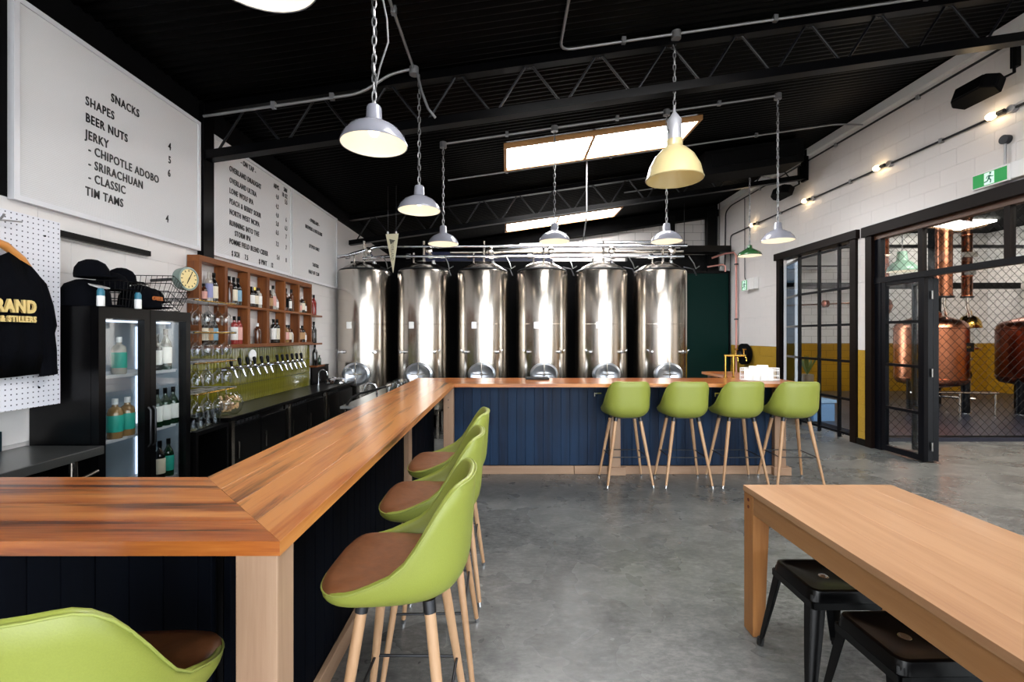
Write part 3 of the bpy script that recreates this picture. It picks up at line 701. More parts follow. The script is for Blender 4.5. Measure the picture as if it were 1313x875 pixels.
# ------------------------------------------------------------------ tanks
def tank(cx, cy, idx):
    R = 0.404
    words = ['first', 'second', 'third', 'fourth', 'fifth', 'sixth']
    t = thing('brewing_tank', 'tall stainless steel tank with oval hatch, %s of six from the menu board wall' % words[idx], 'tank', (cx, cy, 0), group='row of stainless tanks')
    MB().lathe([(R, 0.5), (R, 1.72), (R + 0.0015, 1.722), (R + 0.0015, 1.73), (R, 1.732), (R, 2.53), (R - 0.004, 2.545)], (cx, cy, 0), n=64).build('shell', M['steel'], t, smooth=0.6)
    MB().lathe([(R - 0.004, 2.545), (R - 0.03, 2.56), (R - 0.05, 2.575), (R - 0.10, 2.62), (R - 0.2, 2.675), (0.08, 2.71), (0, 2.712)], (cx, cy, 0), n=64).build('dome', M['steel'], t, smooth=0.5)
    MB().lathe([(R - 0.03, 2.548), (R - 0.015, 2.562), (R - 0.035, 2.578), (R - 0.05, 2.57)], (cx, cy, 0), n=64).build('shoulder_ring', M['dark_metal'], t, smooth=0.6)
    MB().lathe([(R, 0.5), (R * 0.97, 0.44), (0.1, 0.26), (0.05, 0.2), (0, 0.2)], (cx, cy, 0), n=48).build('cone_base', M['steel'], t, smooth=0.6)
    for k in range(4):
        a = PI / 4 + k * PI / 2
        MB().tube([(cx + 0.36 * math.cos(a), cy + 0.36 * math.sin(a), 0), (cx + 0.36 * math.cos(a), cy + 0.36 * math.sin(a), 0.55)], 0.03, 10).build('leg', M['steel'], t, smooth=0.8)
    # hatch
    yf = cy - R; zc = 0.985
    E = lambda a, rx, rz, y: (cx + rx * math.cos(a), y, zc + rz * math.sin(a))
    A = [2 * PI * k / 36 for k in range(36)]
    mb = MB(); rx, rz = 0.205, 0.172
    rings = [[E(a, rx, rz, cy - math.sqrt(max(R * R - (rx * math.cos(a)) ** 2, 0.0)) + 0.02) for a in A], [E(a, rx, rz, yf - 0.03) for a in A], [E(a, rx - 0.03, rz - 0.03, yf - 0.045) for a in A], [E(a, rx - 0.045, rz - 0.045, yf - 0.03) for a in A]]
    vs = [p for r in rings for p in r]; fs = []
    for i in range(3):
        for k in range(36): fs.append((i * 36 + k, i * 36 + (k + 1) % 36, (i + 1) * 36 + (k + 1) % 36, (i + 1) * 36 + k))
    h = mb.add(vs, fs).build('hatch', M['hatch'], t, smooth=0.7)
    mb = MB(); rr = [(1.0, 0.0), (0.8, 0.02), (0.4, 0.035)]
    vs = [E(a, 0.165 * s, 0.132 * s, yf - 0.03 + d - 0.01) for s, d in rr for a in A] + [(cx, yf - 0.03 + 0.03, zc)]
    fs = [(i * 36 + k, i * 36 + (k + 1) % 36, (i + 1) * 36 + (k + 1) % 36, (i + 1) * 36 + k) for i in range(2) for k in range(36)] + [(72 + k, 72 + (k + 1) % 36, 108) for k in range(36)]
    mb.add(vs, fs).build('hatch_lid', M['hatch'], h, smooth=0.7)
    mb = MB(); mb.tube([(cx, yf - 0.05, zc - 0.165), (cx, yf - 0.05, zc + 0.165)], 0.008, 6)
    mb.tube([(cx - 0.1, yf - 0.055, zc), (cx + 0.1, yf - 0.055, zc)], 0.008, 6); mb.lathe([(0, 0), (0.02, 0), (0.02, 0.05), (0, 0.05)], (cx, yf - 0.02, zc), (0, -1, 0), n=10)
    mb.build('hatch_bar', M['steel'], h, smooth=0.7)
    for s in (-1, 1):
        a = s * 0.6
        p = Vector((cx + R * math.sin(a), cy - R * math.cos(a), 1.31)); d = Vector((math.sin(a), -math.cos(a), 0))
        v = MB().lathe([(0, 0), (0.026, 0), (0.026, 0.02), (0.014, 0.025), (0.014, 0.06), (0.022, 0.065), (0.022, 0.085), (0, 0.085)], p, d, n=12).build('sample_valve', M['chrome'], t, smooth=0.6)
        MB().tube([p + d * 0.06 + Vector((0, 0, 0.0)), p + d * 0.06 + Vector((s * 0.05, 0, 0.035))], 0.006, 6).build('valve_lever', M['chrome'], v)
    a = -0.25
    bx('name_plate', M['paper'] if idx < 2 else M['frame_white'], t, (cx - 0.07 - 0.08, cx + 0.03 - 0.08), (cy - R - 0.005 + 0.012, cy - R + 0.03), (1.66, 1.76))
    # fittings on the dome
    MB().tube([(cx + 0.02, cy - 0.1, 2.68), (cx + 0.02, cy - 0.1, 3.02)], 0.018, 8).build('riser_pipe', M['steel'], t, smooth=0.8)
    MB().tube([(cx - 0.14, cy - 0.08, 2.65), (cx - 0.14, cy - 0.08, 2.84)], 0.014, 8).build('vent_pipe', M['steel'], t, smooth=0.8)
    MB().lathe([(0, 0), (0.04, 0), (0.04, 0.03), (0.025, 0.035), (0.025, 0.07), (0, 0.07)], (cx + 0.16, cy - 0.05, 2.66), n=12).build('clamp_fitting', M['chrome'], t, smooth=0.6)
    MB().tube([(cx + 0.3, cy - 0.2, 2.60), (cx + 0.42, cy - 0.28, 2.56), (cx + 0.46, cy - 0.29, 2.46)], 0.009, 8).build('relief_arm', M['dark_metal'], t, smooth=0.8)
    return t
TX = [-2.23, -1.305, -0.375, 0.55, 1.475, 2.395]
for i, x in enumerate(TX): tank(x, 7.2, i)
def tank_pipes():
    t = thing('overhead_pipework', 'bright steel pipework running above the row of tanks', 'pipework', (0, 7.05, 2.7))
    MB().tube([(-2.55, 6.9, 2.74), (-2.4, 6.9, 2.76), (-2.02, 7.0, 2.90), (-1.9, 7.0, 2.915), (2.75, 7.0, 2.93)], 0.027, 10).build('upper_pipe', M['chrome'], t, smooth=0.8)
    MB().tube([(-2.2, 7.0, 2.73), (-1.8, 7.0, 2.765), (2.7, 7.0, 2.765)], 0.025, 10).build('lower_pipe', M['chrome'], t, smooth=0.8)
    MB().tube([(0.2, 7.35, 3.02), (2.5, 7.35, 3.06)], 0.02, 8).build('rear_pipe', M['chrome'], t, smooth=0.8)
    MB().tube([(-0.9, 7.3, 2.88), (2.8, 7.3, 2.90)], 0.03, 8).build('rear_pipe', M['steel'], t, smooth=0.8)
    for x in TX:
        for k in (0.14, -0.2):
            MB().lathe([(0, -0.03), (0.042, -0.03), (0.042, 0.03), (0, 0.03)], (x + k, 7.0, 2.765), (1, 0, 0), n=12).build('clamp', M['chrome'], t, smooth=0.6)
        MB().lathe([(0, -0.05), (0.05, -0.03), (0.05, 0.03), (0, 0.05)], (x + 0.12, 6.98, 2.85), (0, 1, 0), n=12).build('valve', M['steel'], t, smooth=0.6)
        MB().tube([(x + 0.36, 6.95, 2.765), (x + 0.42, 6.9, 2.64), (x + 0.44, 6.88, 2.56), (x + 0.5, 6.9, 2.6)], 0.008, 6).build('drop_pipe', M['bench_steel'], t, smooth=0.8)
tank_pipes()
# pennant
t = thing('pennant_flag', 'cream felt pennant hanging point down before the first two tanks', 'pennant', (-1.66, 6.62, 2.46))
MB().add([(-1.75, 6.62, 3.02), (-1.565, 6.62, 3.03), (-1.645, 6.625, 2.46), (-1.75, 6.628, 3.02), (-1.565, 6.628, 3.03), (-1.645, 6.633, 2.46)], [(0, 2, 1), (3, 4, 5), (0, 1, 4, 3), (1, 2, 5, 4), (2, 0, 3, 5)]).build('felt', M['cream_felt'], t)
MB().add([(-1.70, 6.617, 2.95), (-1.61, 6.617, 2.93), (-1.68, 6.617, 2.87), (-1.70, 6.6195, 2.95), (-1.61, 6.6195, 2.93), (-1.68, 6.6195, 2.87)], [(0, 2, 1), (3, 4, 5), (0, 1, 4, 3), (1, 2, 5, 4), (2, 0, 3, 5)]).build('printed_emblem', M['grey_print'], t)
text('OVERLAND', 0.06, (-1.655, 6.6185, 2.78), Matrix(((0, 1, 0, 0), (0, 0, -1, 0), (-1, 0, 0, 0), (0, 0, 0, 1))), M['grey_print'], t, align='CENTER', depth=0.001)
for x in (-1.72, -1.6): MB().tube([(x, 6.625, 3.02), (x, 6.625, ROOF(x) - 0.01)], 0.003, 5).build('cord', M['dark_metal'], t); MB().lathe([(0, 0), (0.014, 0.01), (0.014, 0.03), (0, 0.045)], (x, 6.624, 3.02), n=8).build('clip', M['plastic_white'], t)

# ------------------------------------------------------------------ things at the far end
t = thing('coolroom_door', 'dark green panel door beside the last tank', 'door panel', (4.8, 10.6, 0))
bx('leaf', M['dgreen'], t, (3.95, 5.0), (10.35, 10.45), (0.02, 2.96)); bx('frame', M['black'], t, (3.9, 3.95), (10.33, 10.47), (0.0, 3.02)); bx('frame', M['black'], t, (5.0, 5.03), (10.33, 10.47), (0, 3.02)); bx('frame', M['black'], t, (3.95, 5.0), (10.33, 10.47), (2.96, 3.02))
t = thing('cable_tray', 'black cable tray against the rear wall above the green door', 'cable tray', (4.4, 10.6, 3.4))
bx('tray', M['black'], t, (3.85, 4.98), (10.2, 10.5), (3.42, 3.45)); bx('side', M['black'], t, (3.85, 4.98), (10.18, 10.2), (3.42, 3.56)); bx('side', M['black'], t, (3.85, 4.98), (10.5, 10.52), (3.42, 3.56))
cab = MB()
for k in range(7): cab.tube([(3.86, 10.23 + k * 0.04, 3.47 + 0.03 * (k % 2)), (4.4, 10.25 + k * 0.035, 3.52), (4.97, 10.23 + k * 0.04, 3.48)], 0.018, 6)
tag(cab.build('cable', M['rubber'], t, smooth=0.8), kind='stuff')
for x in (4.0, 4.8): MB().tube([(x, 10.35, 3.5), (x, 10.35, ROOF(x) - 0.02)], 0.008, 6).build('hanger_rod', M['dark_metal'], t)
t = thing('water_pipe', 'pink copper water pipes bending down the white wall by the green door', 'pipe', (5.0, 10.2, 0))
MB().tube([(4.6, 10.3, 3.3), (4.85, 10.15, 3.38), (4.97, 10.05, 3.38), (5.0, 10.0, 3.3), (5.0, 10.0, 0.05)], 0.022, 8).build('riser', M['copper_pipe'], t, smooth=0.8)
MB().tube([(4.5, 10.3, 3.1), (4.8, 10.2, 3.14), (4.86, 10.2, 3.1), (4.86, 10.2, 2.98)], 0.02, 8).build('branch', M['copper_pipe'], t, smooth=0.8)
bx('bracket', M['dark_metal'], t, (4.97, 5.03), (9.97, 10.03), (1.9, 1.93)); bx('bracket', M['dark_metal'], t, (4.97, 5.03), (9.97, 10.03), (3.1, 3.13))
t = thing('hose_reel', 'round black hose reel on the mustard wall behind the brass taps', 'hose reel', (5.0, 9.6, 1.2))
MB().lathe([(0, 0), (0.19, 0), (0.22, 0.03), (0.22, 0.12), (0.15, 0.15), (0, 0.15)], (5.04, 9.6, 1.17), (-1, 0, 0), n=28).build('drum', M['black_matt'], t, smooth=0.7)
MB().lathe([(0, 0), (0.06, 0), (0.05, 0.05), (0, 0.05)], (4.89, 9.6, 1.17), (-1, 0, 0), n=16).build('hub', M['dark_metal'], t, smooth=0.7)
def man_icon(parent, x, yc, zc, s, mat):
    """running figure of the emergency exit symbol, on a face towards -x"""
    def seg(y0, z0, y1, z1, w_):
        d = Vector((0, y1 - y0, z1 - z0)); n = Vector((0, -d.z, d.y)).normalized() * w_ * s
        a, b2 = Vector((0, yc - y0 * s, zc + z0 * s)), Vector((0, yc - y1 * s, zc + z1 * s)); n = Vector((0, -n.y, n.z))
        vs = [Vector((x, 0, 0)) + q for q in (a + n, b2 + n, b2 - n, a - n)]; vs += [q + Vector((0.001, 0, 0)) for q in vs]
        mb.add(vs, [(0, 1, 2, 3), (7, 6, 5, 4), (0, 4, 5, 1), (1, 5, 6, 2), (2, 6, 7, 3), (3, 7, 4, 0)])
    mb = MB()
    seg(0.06, 0.22, -0.02, -0.05, 0.075); seg(-0.02, -0.02, 0.14, -0.16, 0.045); seg(0.14, -0.16, 0.1, -0.38, 0.04)
    seg(-0.02, -0.02, -0.12, -0.2, 0.045); seg(-0.12, -0.2, -0.34, -0.24, 0.04)
    seg(0.06, 0.2, -0.12, 0.16, 0.032); seg(-0.12, 0.16, -0.2, 0.0, 0.03); seg(0.06, 0.2, 0.2, 0.08, 0.032); seg(0.2, 0.08, 0.32, 0.1, 0.03)
    cir = [(x, yc - (0.1 + 0.075 * math.cos(a)) * s, zc + (0.36 + 0.075 * math.sin(a)) * s) for a in [2 * PI * k / 14 for k in range(14)]]
    mb.add(cir + [(p[0] + 0.001, p[1], p[2]) for p in cir], [tuple(range(14)), tuple(range(27, 13, -1))])
    mb.build('running_figure', mat, parent)
def exit_sign(y0, y1, z0, z1, x, label, mount, hy):
    t = thing('exit_sign', label, 'exit sign', (x, (y0 + y1) / 2, z0))
    bx('sign_body', M['plastic_white'], t, (x, x + 0.03), (y0 - 0.012, y1 + 0.012), (z0 - 0.012, z1 + 0.012), 0.003)
    bx('green_panel', M['exit_green'], t, (x - 0.003, x), (y0, y1), (z0, z1))
    ym = (y0 + y1) / 2; h = (z1 - z0)
    bx('white_panel', M['exit_white'], t, (x - 0.005, x - 0.003), (ym - h * 0.36, ym + h * 0.36), (z0 + 0.006, z1 - 0.006))
    man_icon(t, x - 0.0065, ym, (z0 + z1) / 2, h, pm('exit_figure_green', '#0b6a58', 0.5))
    bx('housing', M['plastic_white'], t, (x + 0.03, WR), hy, (z0 + 0.0, z1 + 0.03), 0.005)
    return t
t = exit_sign(4.53, 4.86, 3.10, 3.235, 4.94, 'green running man exit sign above the folding doors', True, (4.40, 4.7))
t2 = thing('junction_pipe', 'short grey conduit with round box above the green exit sign', 'conduit', (5.02, 4.62, 3.26))
MB().tube([(5.02, 4.62, 3.265), (5.02, 4.62, 3.5)], 0.012, 8).build('pipe_run', M['conduit'], t2, smooth=0.8)
MB().lathe([(0, 0), (0.045, 0), (0.045, 0.05), (0, 0.05)], (5.049, 4.62, 3.53), (-1, 0, 0), n=16).build('round_box', M['dark_metal'], t2, smooth=0.7)
exit_sign(9.42, 9.62, 2.5, 2.7, 4.93, 'small lit exit sign on the far white wall under the green lamp', True, (9.2, 9.5))

# ------------------------------------------------------------------ conduits
def pipe(name, label, path, r, clamps=(), boxes=(), mat=None, cat='conduit', group=None):
    t = thing(name, label, cat, path[0], group=group)
    # round the corners
    P = [Vector(p) for p in path]; out = [P[0]]
    for a, b2, c in zip(P, P[1:], P[2:]):
        k = min(0.12, (b2 - a).length * 0.4, (c - b2).length * 0.4)
        s, e = b2 + (a - b2).normalized() * k, b2 + (c - b2).normalized() * k
        for i in range(5): u = i / 4; out.append(s * (1 - u) ** 2 + b2 * 2 * u * (1 - u) + e * u * u)
    out.append(P[-1])
    MB().tube(out, r, 8).build('pipe_run', mat or M['conduit'], t, smooth=0.8)
    for c in clamps:
        MB().box(c[0] - 0.018, c[0] + 0.018, c[1] - 0.018, c[1] + 0.018, c[2] - 0.02, c[2] + 0.035).build('clamp', M['conduit'], t)
    for c in boxes:
        MB().lathe([(0, -0.045), (0.04, -0.045), (0.04, 0.02), (0, 0.02)], c, n=14).build('junction_box', M['conduit'], t, smooth=0.7)
    return t
RP = lambda x, y, d=0.05: (x, y, ROOF(x) - d)
pipe('conduit', 'grey conduit along the near truss from the menu boards to the first lamps', [RP(-2.6, 3.93, .16), RP(-1.25, 3.93, .16), RP(-1.0, 3.9, .05), RP(-0.80, 3.9, .03)], 0.012,
     clamps=[RP(-2.0, 3.93, .16), RP(-1.5, 3.93, .16)], boxes=[RP(-0.79, 3.9, .04)])
pipe('conduit', 'grey conduit running up the dark roof from the round lamp box', [RP(-0.79, 3.86, .04), RP(-0.79, 0.5, .04)], 0.012, clamps=[RP(-0.79, 3.2, .04), RP(-0.79, 2.3, .04)])
pipe('conduit', 'long grey conduit above the near truss feeding the cream lamp', [RP(0.45, 1.0, .04), RP(0.45, 3.93, .04), RP(1.5, 3.93, .04), RP(4.8, 3.93, .04), (4.98, 3.93, 3.9)], 0.012,
     clamps=[RP(0.45, 3.0, .04), RP(1.0, 3.93, .04), RP(2.3, 3.93, .04), RP(3.6, 3.93, .04)], boxes=[RP(1.45, 3.93, .04)])
pipe('conduit', 'grey conduit on the roof carrying the row of four lamps', [RP(-0.75, 5.4), RP(3.2, 5.4)], 0.012, clamps=[RP(0, 5.4), RP(1.3, 5.4), RP(2.5, 5.4)], boxes=[RP(-0.75, 5.4), RP(0.56, 5.4), RP(1.88, 5.4), RP(3.19, 5.4)])
pipe('conduit', 'grey conduit on the roof just behind the nearer skylight', [RP(-0.85, 6.62), RP(4.75, 6.62), (4.97, 6.4, 4.5)], 0.012, clamps=[RP(0, 6.62), RP(1.5, 6.62), RP(3.6, 6.62)])
pipe('conduit', 'thin grey conduit on the roof beyond the second truss', [RP(2.2, 8.6), RP(4.6, 8.6), (4.98, 8.5, 4.45)], 0.012, clamps=[RP(3, 8.6)])
pipe('conduit', 'grey drop pipe from the roof to the tank pipework', [RP(1.156, 6.64), (1.156, 6.64, 3.3), (1.156, 7.0, 2.96)], 0.010)
pipe('conduit', 'upper dark conduit high on the white block wall', [(5.03, 4.2, 4.48), (5.03, 10.3, 4.48), (5.03, 10.55, 4.4), (5.03, 10.6, 2.9)], 0.014, clamps=[(5.02, 5.6, 4.46), (5.02, 7.0, 4.46), (5.02, 9.1, 4.46)], mat=M['dark_metal'])
FEST = pipe('conduit', 'lower conduit on the white wall carrying the bare bulbs', [(5.02, 3.6, 3.81), (5.02, 10.3, 3.81), (5.02, 10.3, 0.9)], 0.013, clamps=[(5.02, 5.3, 3.8), (5.02, 6.7, 3.8), (5.02, 8.4, 3.8)], mat=M['dark_metal'])
pipe('conduit', 'thin conduit dropping to the small exit sign', [(5.03, 9.7, 4.46), (5.03, 9.7, 2.75), (5.03, 9.55, 2.68)], 0.008, mat=M['dark_metal'])
for i, (y, wd) in enumerate(((4.72, 'nearest the camera'), (6.18, 'above the yellow pier'), (7.68, 'above the glazed door'), (9.35, 'behind the green lamp'))):
    t = thing('wall_bulb', 'bare glowing bulb on the white wall conduit, %s' % wd, 'light bulb', (4.99, y, 3.81), group='bulbs on the wall conduit')
    MB().lathe([(0, 0), (0.04, 0), (0.04, 0.045), (0, 0.045)], (5.045, y - 0.16, 3.81), (-1, 0, 0), n=14).build('mount', M['conduit'], t, smooth=0.7)
    MB().lathe([(0, 0), (0.02, 0), (0.02, 0.07), (0, 0.07)], (4.98, y - 0.13, 3.81), (0, 1, 0), n=12).build('holder', M['dark_metal'], t, smooth=0.7)
    MB().lathe([(0.012, 0), (0.03, 0.03), (0.038, 0.06), (0.03, 0.09), (0, 0.105)], (4.98, y - 0.06, 3.81), (0, 1, 0), n=16).build('bulb', M['festoon'], t, smooth=1.2)
    l = bpy.data.lights.new('bulb_light', 'POINT'); l.energy = FESTOON_W; l.color = (1, 0.74, 0.42); l.shadow_soft_size = 0.04
    lo = bpy.data.objects.new('bulb_light', l); COL.objects.link(lo); lo.location = (4.86, y, 3.80)

# ------------------------------------------------------------------ pendant lamps
def chain(mb, x, y, z0, z1, link_h=0.062, wd=0.022, r=0.0042):
    z = z0; k = 0
    while z < z1:
        pts = []
        for i in range(10):
            a = 2 * PI * i / 10; c, s = math.cos(a) * wd / 2, math.sin(a) * link_h / 2
            pts.append((x + (c if k % 2 == 0 else 0), y + (0 if k % 2 == 0 else c), z + link_h / 2 + s))
        mb.tube(pts, r, 5, closed=True); z += link_h - 2.6 * r; k += 1
def pendant(x, y, z, label, kind='white', R=0.18, top=None, light=LAMP_W, detail=True, tilt=0):
    t = thing('pendant_lamp', label, 'pendant lamp', (x, y, z), group='hanging lamps' if kind == 'white' else None)
    top = ROOF(x) - 0.02 if top is None else top
    if kind == 'white':
        s = R / 0.18
        out = [(.18, 0), (.181, .006), (.176, .018), (.165, .045), (.132, .085), (.08, .116), (.050, .128), (.045, .135), (.041, .2), (.034, .214), (0, .216)]
        om, im = M['enamel'], M['enamel_in']; ztop = .216
    elif kind == 'green':
        out = [(.18, 0), (.182, .006), (.176, .03), (.16, .055), (.10, .092), (.055, .118), (.04, .13), (.036, .17), (.02, .18), (0, .18)]
        om, im = M['lamp_green'], M['enamel_in']; ztop = .18; s = R / .18
    elif kind == 'mint':
        out = [(.18, 0), (.182, .006), (.165, .06), (.12, .12), (.07, .15), (.06, .2), (.055, .28), (0, .29)]
        om, im = M['mint'], M['enamel_in']; ztop = .29; s = R / .18
    else:
        out = [(.238, 0), (.242, .008), (.232, .03), (.212, .11), (.165, .20), (.105, .262), (.075, .282), (.068, .29), (.068, .345), (.05, .35), (0, .35)]
        om, im = M['cream'], M['cream']; ztop = .35; s = R / .238
    out = [(r * s, h * s) for r, h in out]; ztop *= s
    MB().lathe(out, (x, y, z), n=40).build('shade', om, t, smooth=0.7)
    inn = [(max(r - 0.004, 0), max(h - 0.003, 0.001)) for r, h in out if h < (0.128 if kind != 'cream' else 0.29) * s]
    inn += [(0, inn[-1][1])]
    MB().lathe(inn, (x, y, z), n=40).build('reflector', im, t, smooth=0.7)
    bz = 0.045 * s if kind != 'cream' else 0.1
    MB().lathe([(0, 0), (0.02, 0.005), (0.032, 0.03), (0.028, 0.055), (0.016, 0.075), (0.014, 0.1), (0, 0.1)], (x, y, z + bz), n=16).build('bulb', M['bulb'], t, smooth=1.0)
    if kind == 'cream':
        MB().lathe([(0.05, ztop - .005), (0.06, ztop), (0.06, ztop + .165), (0.055, ztop + .175), (0.012, ztop + .24), (0.01, ztop + .27), (0, ztop + .27)], (x, y, z), n=24).build('gear_housing', M['housing'], t, smooth=0.7)
        bx('switch', M['black'], t, (x - 0.062, x - 0.058), (y - 0.03, y - 0.01), (z + ztop + .05, z + ztop + .08)); ztop += .27
    MB().lathe([(0, 0), (0.012, 0), (0.012, 0.02), (0, 0.03)], (x, y, z + ztop), n=10).build('hook', M['conduit'], t, smooth=0.8)
    mb = MB(); chain(mb, x, y, z + ztop + 0.02, top)
    tag(mb.build('chain', M['conduit'], t, smooth=0.9), kind='stuff')
    n = 10; L_ = top - z - ztop
    MB().tube([(x + 0.012 * math.sin(i * 2.1), y + 0.014 * math.cos(i * 1.7), z + ztop + L_ * i / n) for i in range(n + 1)], 0.004, 6).build('cord', M['rubber'], t, smooth=0.8)
    if light:
        l = bpy.data.lights.new('lamp_light', 'POINT'); l.energy = light; l.color = (1, 0.87, 0.68); l.shadow_soft_size = 0.035
        lo = bpy.data.objects.new('lamp_light', l); COL.objects.link(lo); lo.location = (x, y, z + bz - 0.015)
    return t
pendant(-0.74, 1.34, 2.62, 'white enamel lamp cut off by the top edge, nearest over the bar')
t = pendant(-0.73, 2.52, 2.60, 'white enamel pendant lamp on a heavy chain, second over the long bar')
MB().tube([(-0.72, 2.52, 3.66), (-0.70, 2.5, 3.5), (-0.655, 2.5, 3.28), (-0.65, 2.51, 3.16), (-0.70, 2.52, 3.02), (-0.725, 2.52, 2.9)], 0.005, 6).build('cord', M['conduit'], t, smooth=0.8)
pendant(-0.75, 3.92, 2.62, 'white enamel pendant lamp under the near truss, third over the long bar', top=ROOF(-0.75) - 0.1)
pendant(-0.75, 5.4, 2.63, 'white enamel pendant lamp before the second tank', top=ROOF(-0.75) - .096)
pendant(0.56, 5.4, 2.66, 'white enamel pendant lamp before the fourth tank', top=ROOF(.56) - .096)
pendant(1.88, 5.4, 2.66, 'white enamel pendant lamp before the last tank, behind the cream lamp', top=ROOF(1.88) - .096)
pendant(3.19, 5.4, 2.67, 'white enamel pendant lamp before the white block wall', top=ROOF(3.19) - .096)
pendant(3.97, 7.5, 2.86, 'small dark green enamel pendant lamp before the white wall', 'green')
pendant(1.45, 3.97, 2.90, 'large cream bell shaped industrial lamp with grey gear housing', 'cream', R=0.238, light=0.3, top=ROOF(1.45) - 0.08)
pendant(6.55, 7.6, 2.62, 'mint green lamp hanging in the still room behind the glass', 'mint', R=0.21, top=4.34)
t = thing('flex_hose', 'loose grey flexible conduit hanging from the lamp box', 'conduit', RP(-0.74, 3.88, .1))
MB().tube([RP(-0.76, 3.88, .08), RP(-0.72, 3.86, .25), RP(-0.66, 3.84, .42), RP(-0.60, 3.85, .5)], 0.011, 8).build('hose', M['conduit'], t, smooth=0.9)

# speakers and heater box
def speaker(y, label):
    t = thing('speaker', label, 'speaker', (4.78, y, 4.0), group='black wall speakers')
    c = Vector((4.82, y, 4.07)); L_ = 0.27
    R = Matrix.Rotation(0.35, 3, 'Y')
    me = MB().prism([(-0.09, -L_ / 2 - .02), (0.0, -L_ / 2 - 0.09), (0.11, -L_ / 2 - .05), (0.11, L_ / 2 + .05), (0.0, L_ / 2 + 0.09), (-0.09, L_ / 2 + .02)], -0.075, 0.075).mesh('cabinet', bevel=0.012)
    me.transform(Matrix.Translation(c) @ R.to_4x4()); link('cabinet', me, M['black_matt'], t)
    me = MB().box(-0.096, -0.09, -0.14, 0.14, -0.065, 0.065).mesh('grille'); me.transform(Matrix.Translation(c) @ R.to_4x4()); link('grille', me, M['black'], t)
    MB().tube([(4.9, y - 0.16, 4.1), (5.0, y - 0.2, 4.15), (5.0, y - 0.2, 4.42)], 0.014, 8).build('bracket', M['black'], t)
    bx('wall_plate', M['black'], t, (4.99, 5.035), (y - 0.23, y - 0.17), (4.2, 4.45))
speaker(4.72, 'black speaker bracketed high on the white wall above the exit sign')
speaker(8.05, 'black speaker bracketed high on the wall above the glazed door')
t = thing('heater_unit', 'long black box unit hung under the roof beside the wall', 'heater', (3.7, 7.2, 4.0))
slope_strip('casing', M['black_matt'], 3.0, 4.5, 6.95, 7.45, 0.06, 0.36, t); slope_strip('outlet', M['black'], 3.1, 4.4, 6.94, 6.95, 0.12, 0.2, t)

# ------------------------------------------------------------------ menu boards
def board(y0, y1, z0, z1, label):
    x = WL + 0.03
    t = thing('menu_board', label, 'menu board', (x, (y0 + y1) / 2, z0), group='menu boards')
    fw = 0.03
    # ribbed letter panel
    mb = MB(); vs = []; k = 0; z = z0 + fw; p = 0.0105; zz = []
    while z < z1 - fw:
        zz += [(z, x - 0.004), (z + p * 0.7, x), (z + p * 0.92, x), (z + p * 0.92 + 0.0004, x - 0.004)]; z += p
    for a, b2 in zz: vs += [(b2, y0 + fw, a), (b2, y1 - fw, a)]
    mb.add(vs, [(2 * i, 2 * i + 1, 2 * i + 3, 2 * i + 2) for i in range(len(zz) - 1)]); mb.box(x - 0.02, x - 0.006, y0 + .01, y1 - .01, z0 + .01, z1 - .01)
    mb.build('letter_panel', M['letterboard'], t)
    for a, b2, c, d in ((y0, y0 + fw, z0, z1), (y1 - fw, y1, z0, z1), (y0 + fw, y1 - fw, z0, z0 + fw), (y0 + fw, y1 - fw, z1 - fw, z1)):
        bx('frame', M['frame_white'], t, (x - 0.028, x + 0.008), (a, b2), (c, d))
    return t
XB = WL + 0.0315
def line(t, s, y, z, size=0.078, sx=0.73): text(s, size, (XB, y, z), '+x', M['letter'], t, sx=sx, bold=0.0012)
b0 = board(0.86, 2.36, 2.28, 3.38, 'white letter board cut off by the edge of the photo')
b1 = board(2.44, 3.93, 2.28, 3.38, 'white letter board listing snacks')
for s, y, z in (('SNACKS', 3.045, 3.135), ('SHAPES', 2.86, 3.02), ('BEER NUTS', 2.86, 2.915), ('JERKY', 2.86, 2.81), ('- CHIPOTLE ADOBO', 2.88, 2.725), ('- SRIRACHUAN', 2.88, 2.635), ('- CLASSIC', 2.88, 2.55), ('TIM TAMS', 2.86, 2.455),
                ('4', 3.56, 3.025), ('5', 3.56, 2.92), ('6', 3.555, 2.815), ('4', 3.535, 2.455)): line(b1, s, y, z)
b2_ = board(4.1, 5.595, 2.275, 3.36, 'white letter board headed on tap with beers and prices')
for s, y, z in (('- ON TAP -', 4.53, 3.27), ('OVERLAND DRAUGHT', 4.345, 3.14), ('OVERLAND ULTRA', 4.345, 3.03), ('LONE WOLF IPA', 4.345, 2.93), ('PEACH & BERRY SOUR', 4.345, 2.83), ('NORTH WEST NCIPA', 4.345, 2.73),
                ('RUNNING INTO THE', 4.345, 2.625), ('STORM IPA', 4.43, 2.54), ('POMME FIELD BLEND CIDER', 4.345, 2.45), ('$ SCH', 4.38, 2.34), ('7.5', 4.60, 2.34), ('$ PINT', 4.86, 2.34), ('12', 5.11, 2.34),
                ('ABV%', 5.17, 3.25), ('500/', 5.40, 3.28), ('10 OZ', 5.36, 3.21), ('4.0', 5.22, 3.14), ('5.5', 5.43, 3.14), ('4.2', 5.22, 3.03), ('4.0', 5.22, 2.93), ('6', 5.45, 2.93), ('5.8', 5.22, 2.83), ('6.5', 5.43, 2.83),
                ('6.5', 5.22, 2.73), ('7', 5.45, 2.73), ('7.2', 5.22, 2.6), ('7', 5.45, 2.6), ('5.4', 5.24, 2.45), ('8', 5.45, 2.45)): line(b2_, s, y, z, 0.072, 0.68 if len(s) > 5 else 0.6)
b3 = board(5.605, 7.1, 2.275, 3.36, 'white letter board with the brewery name, beside the first tank')
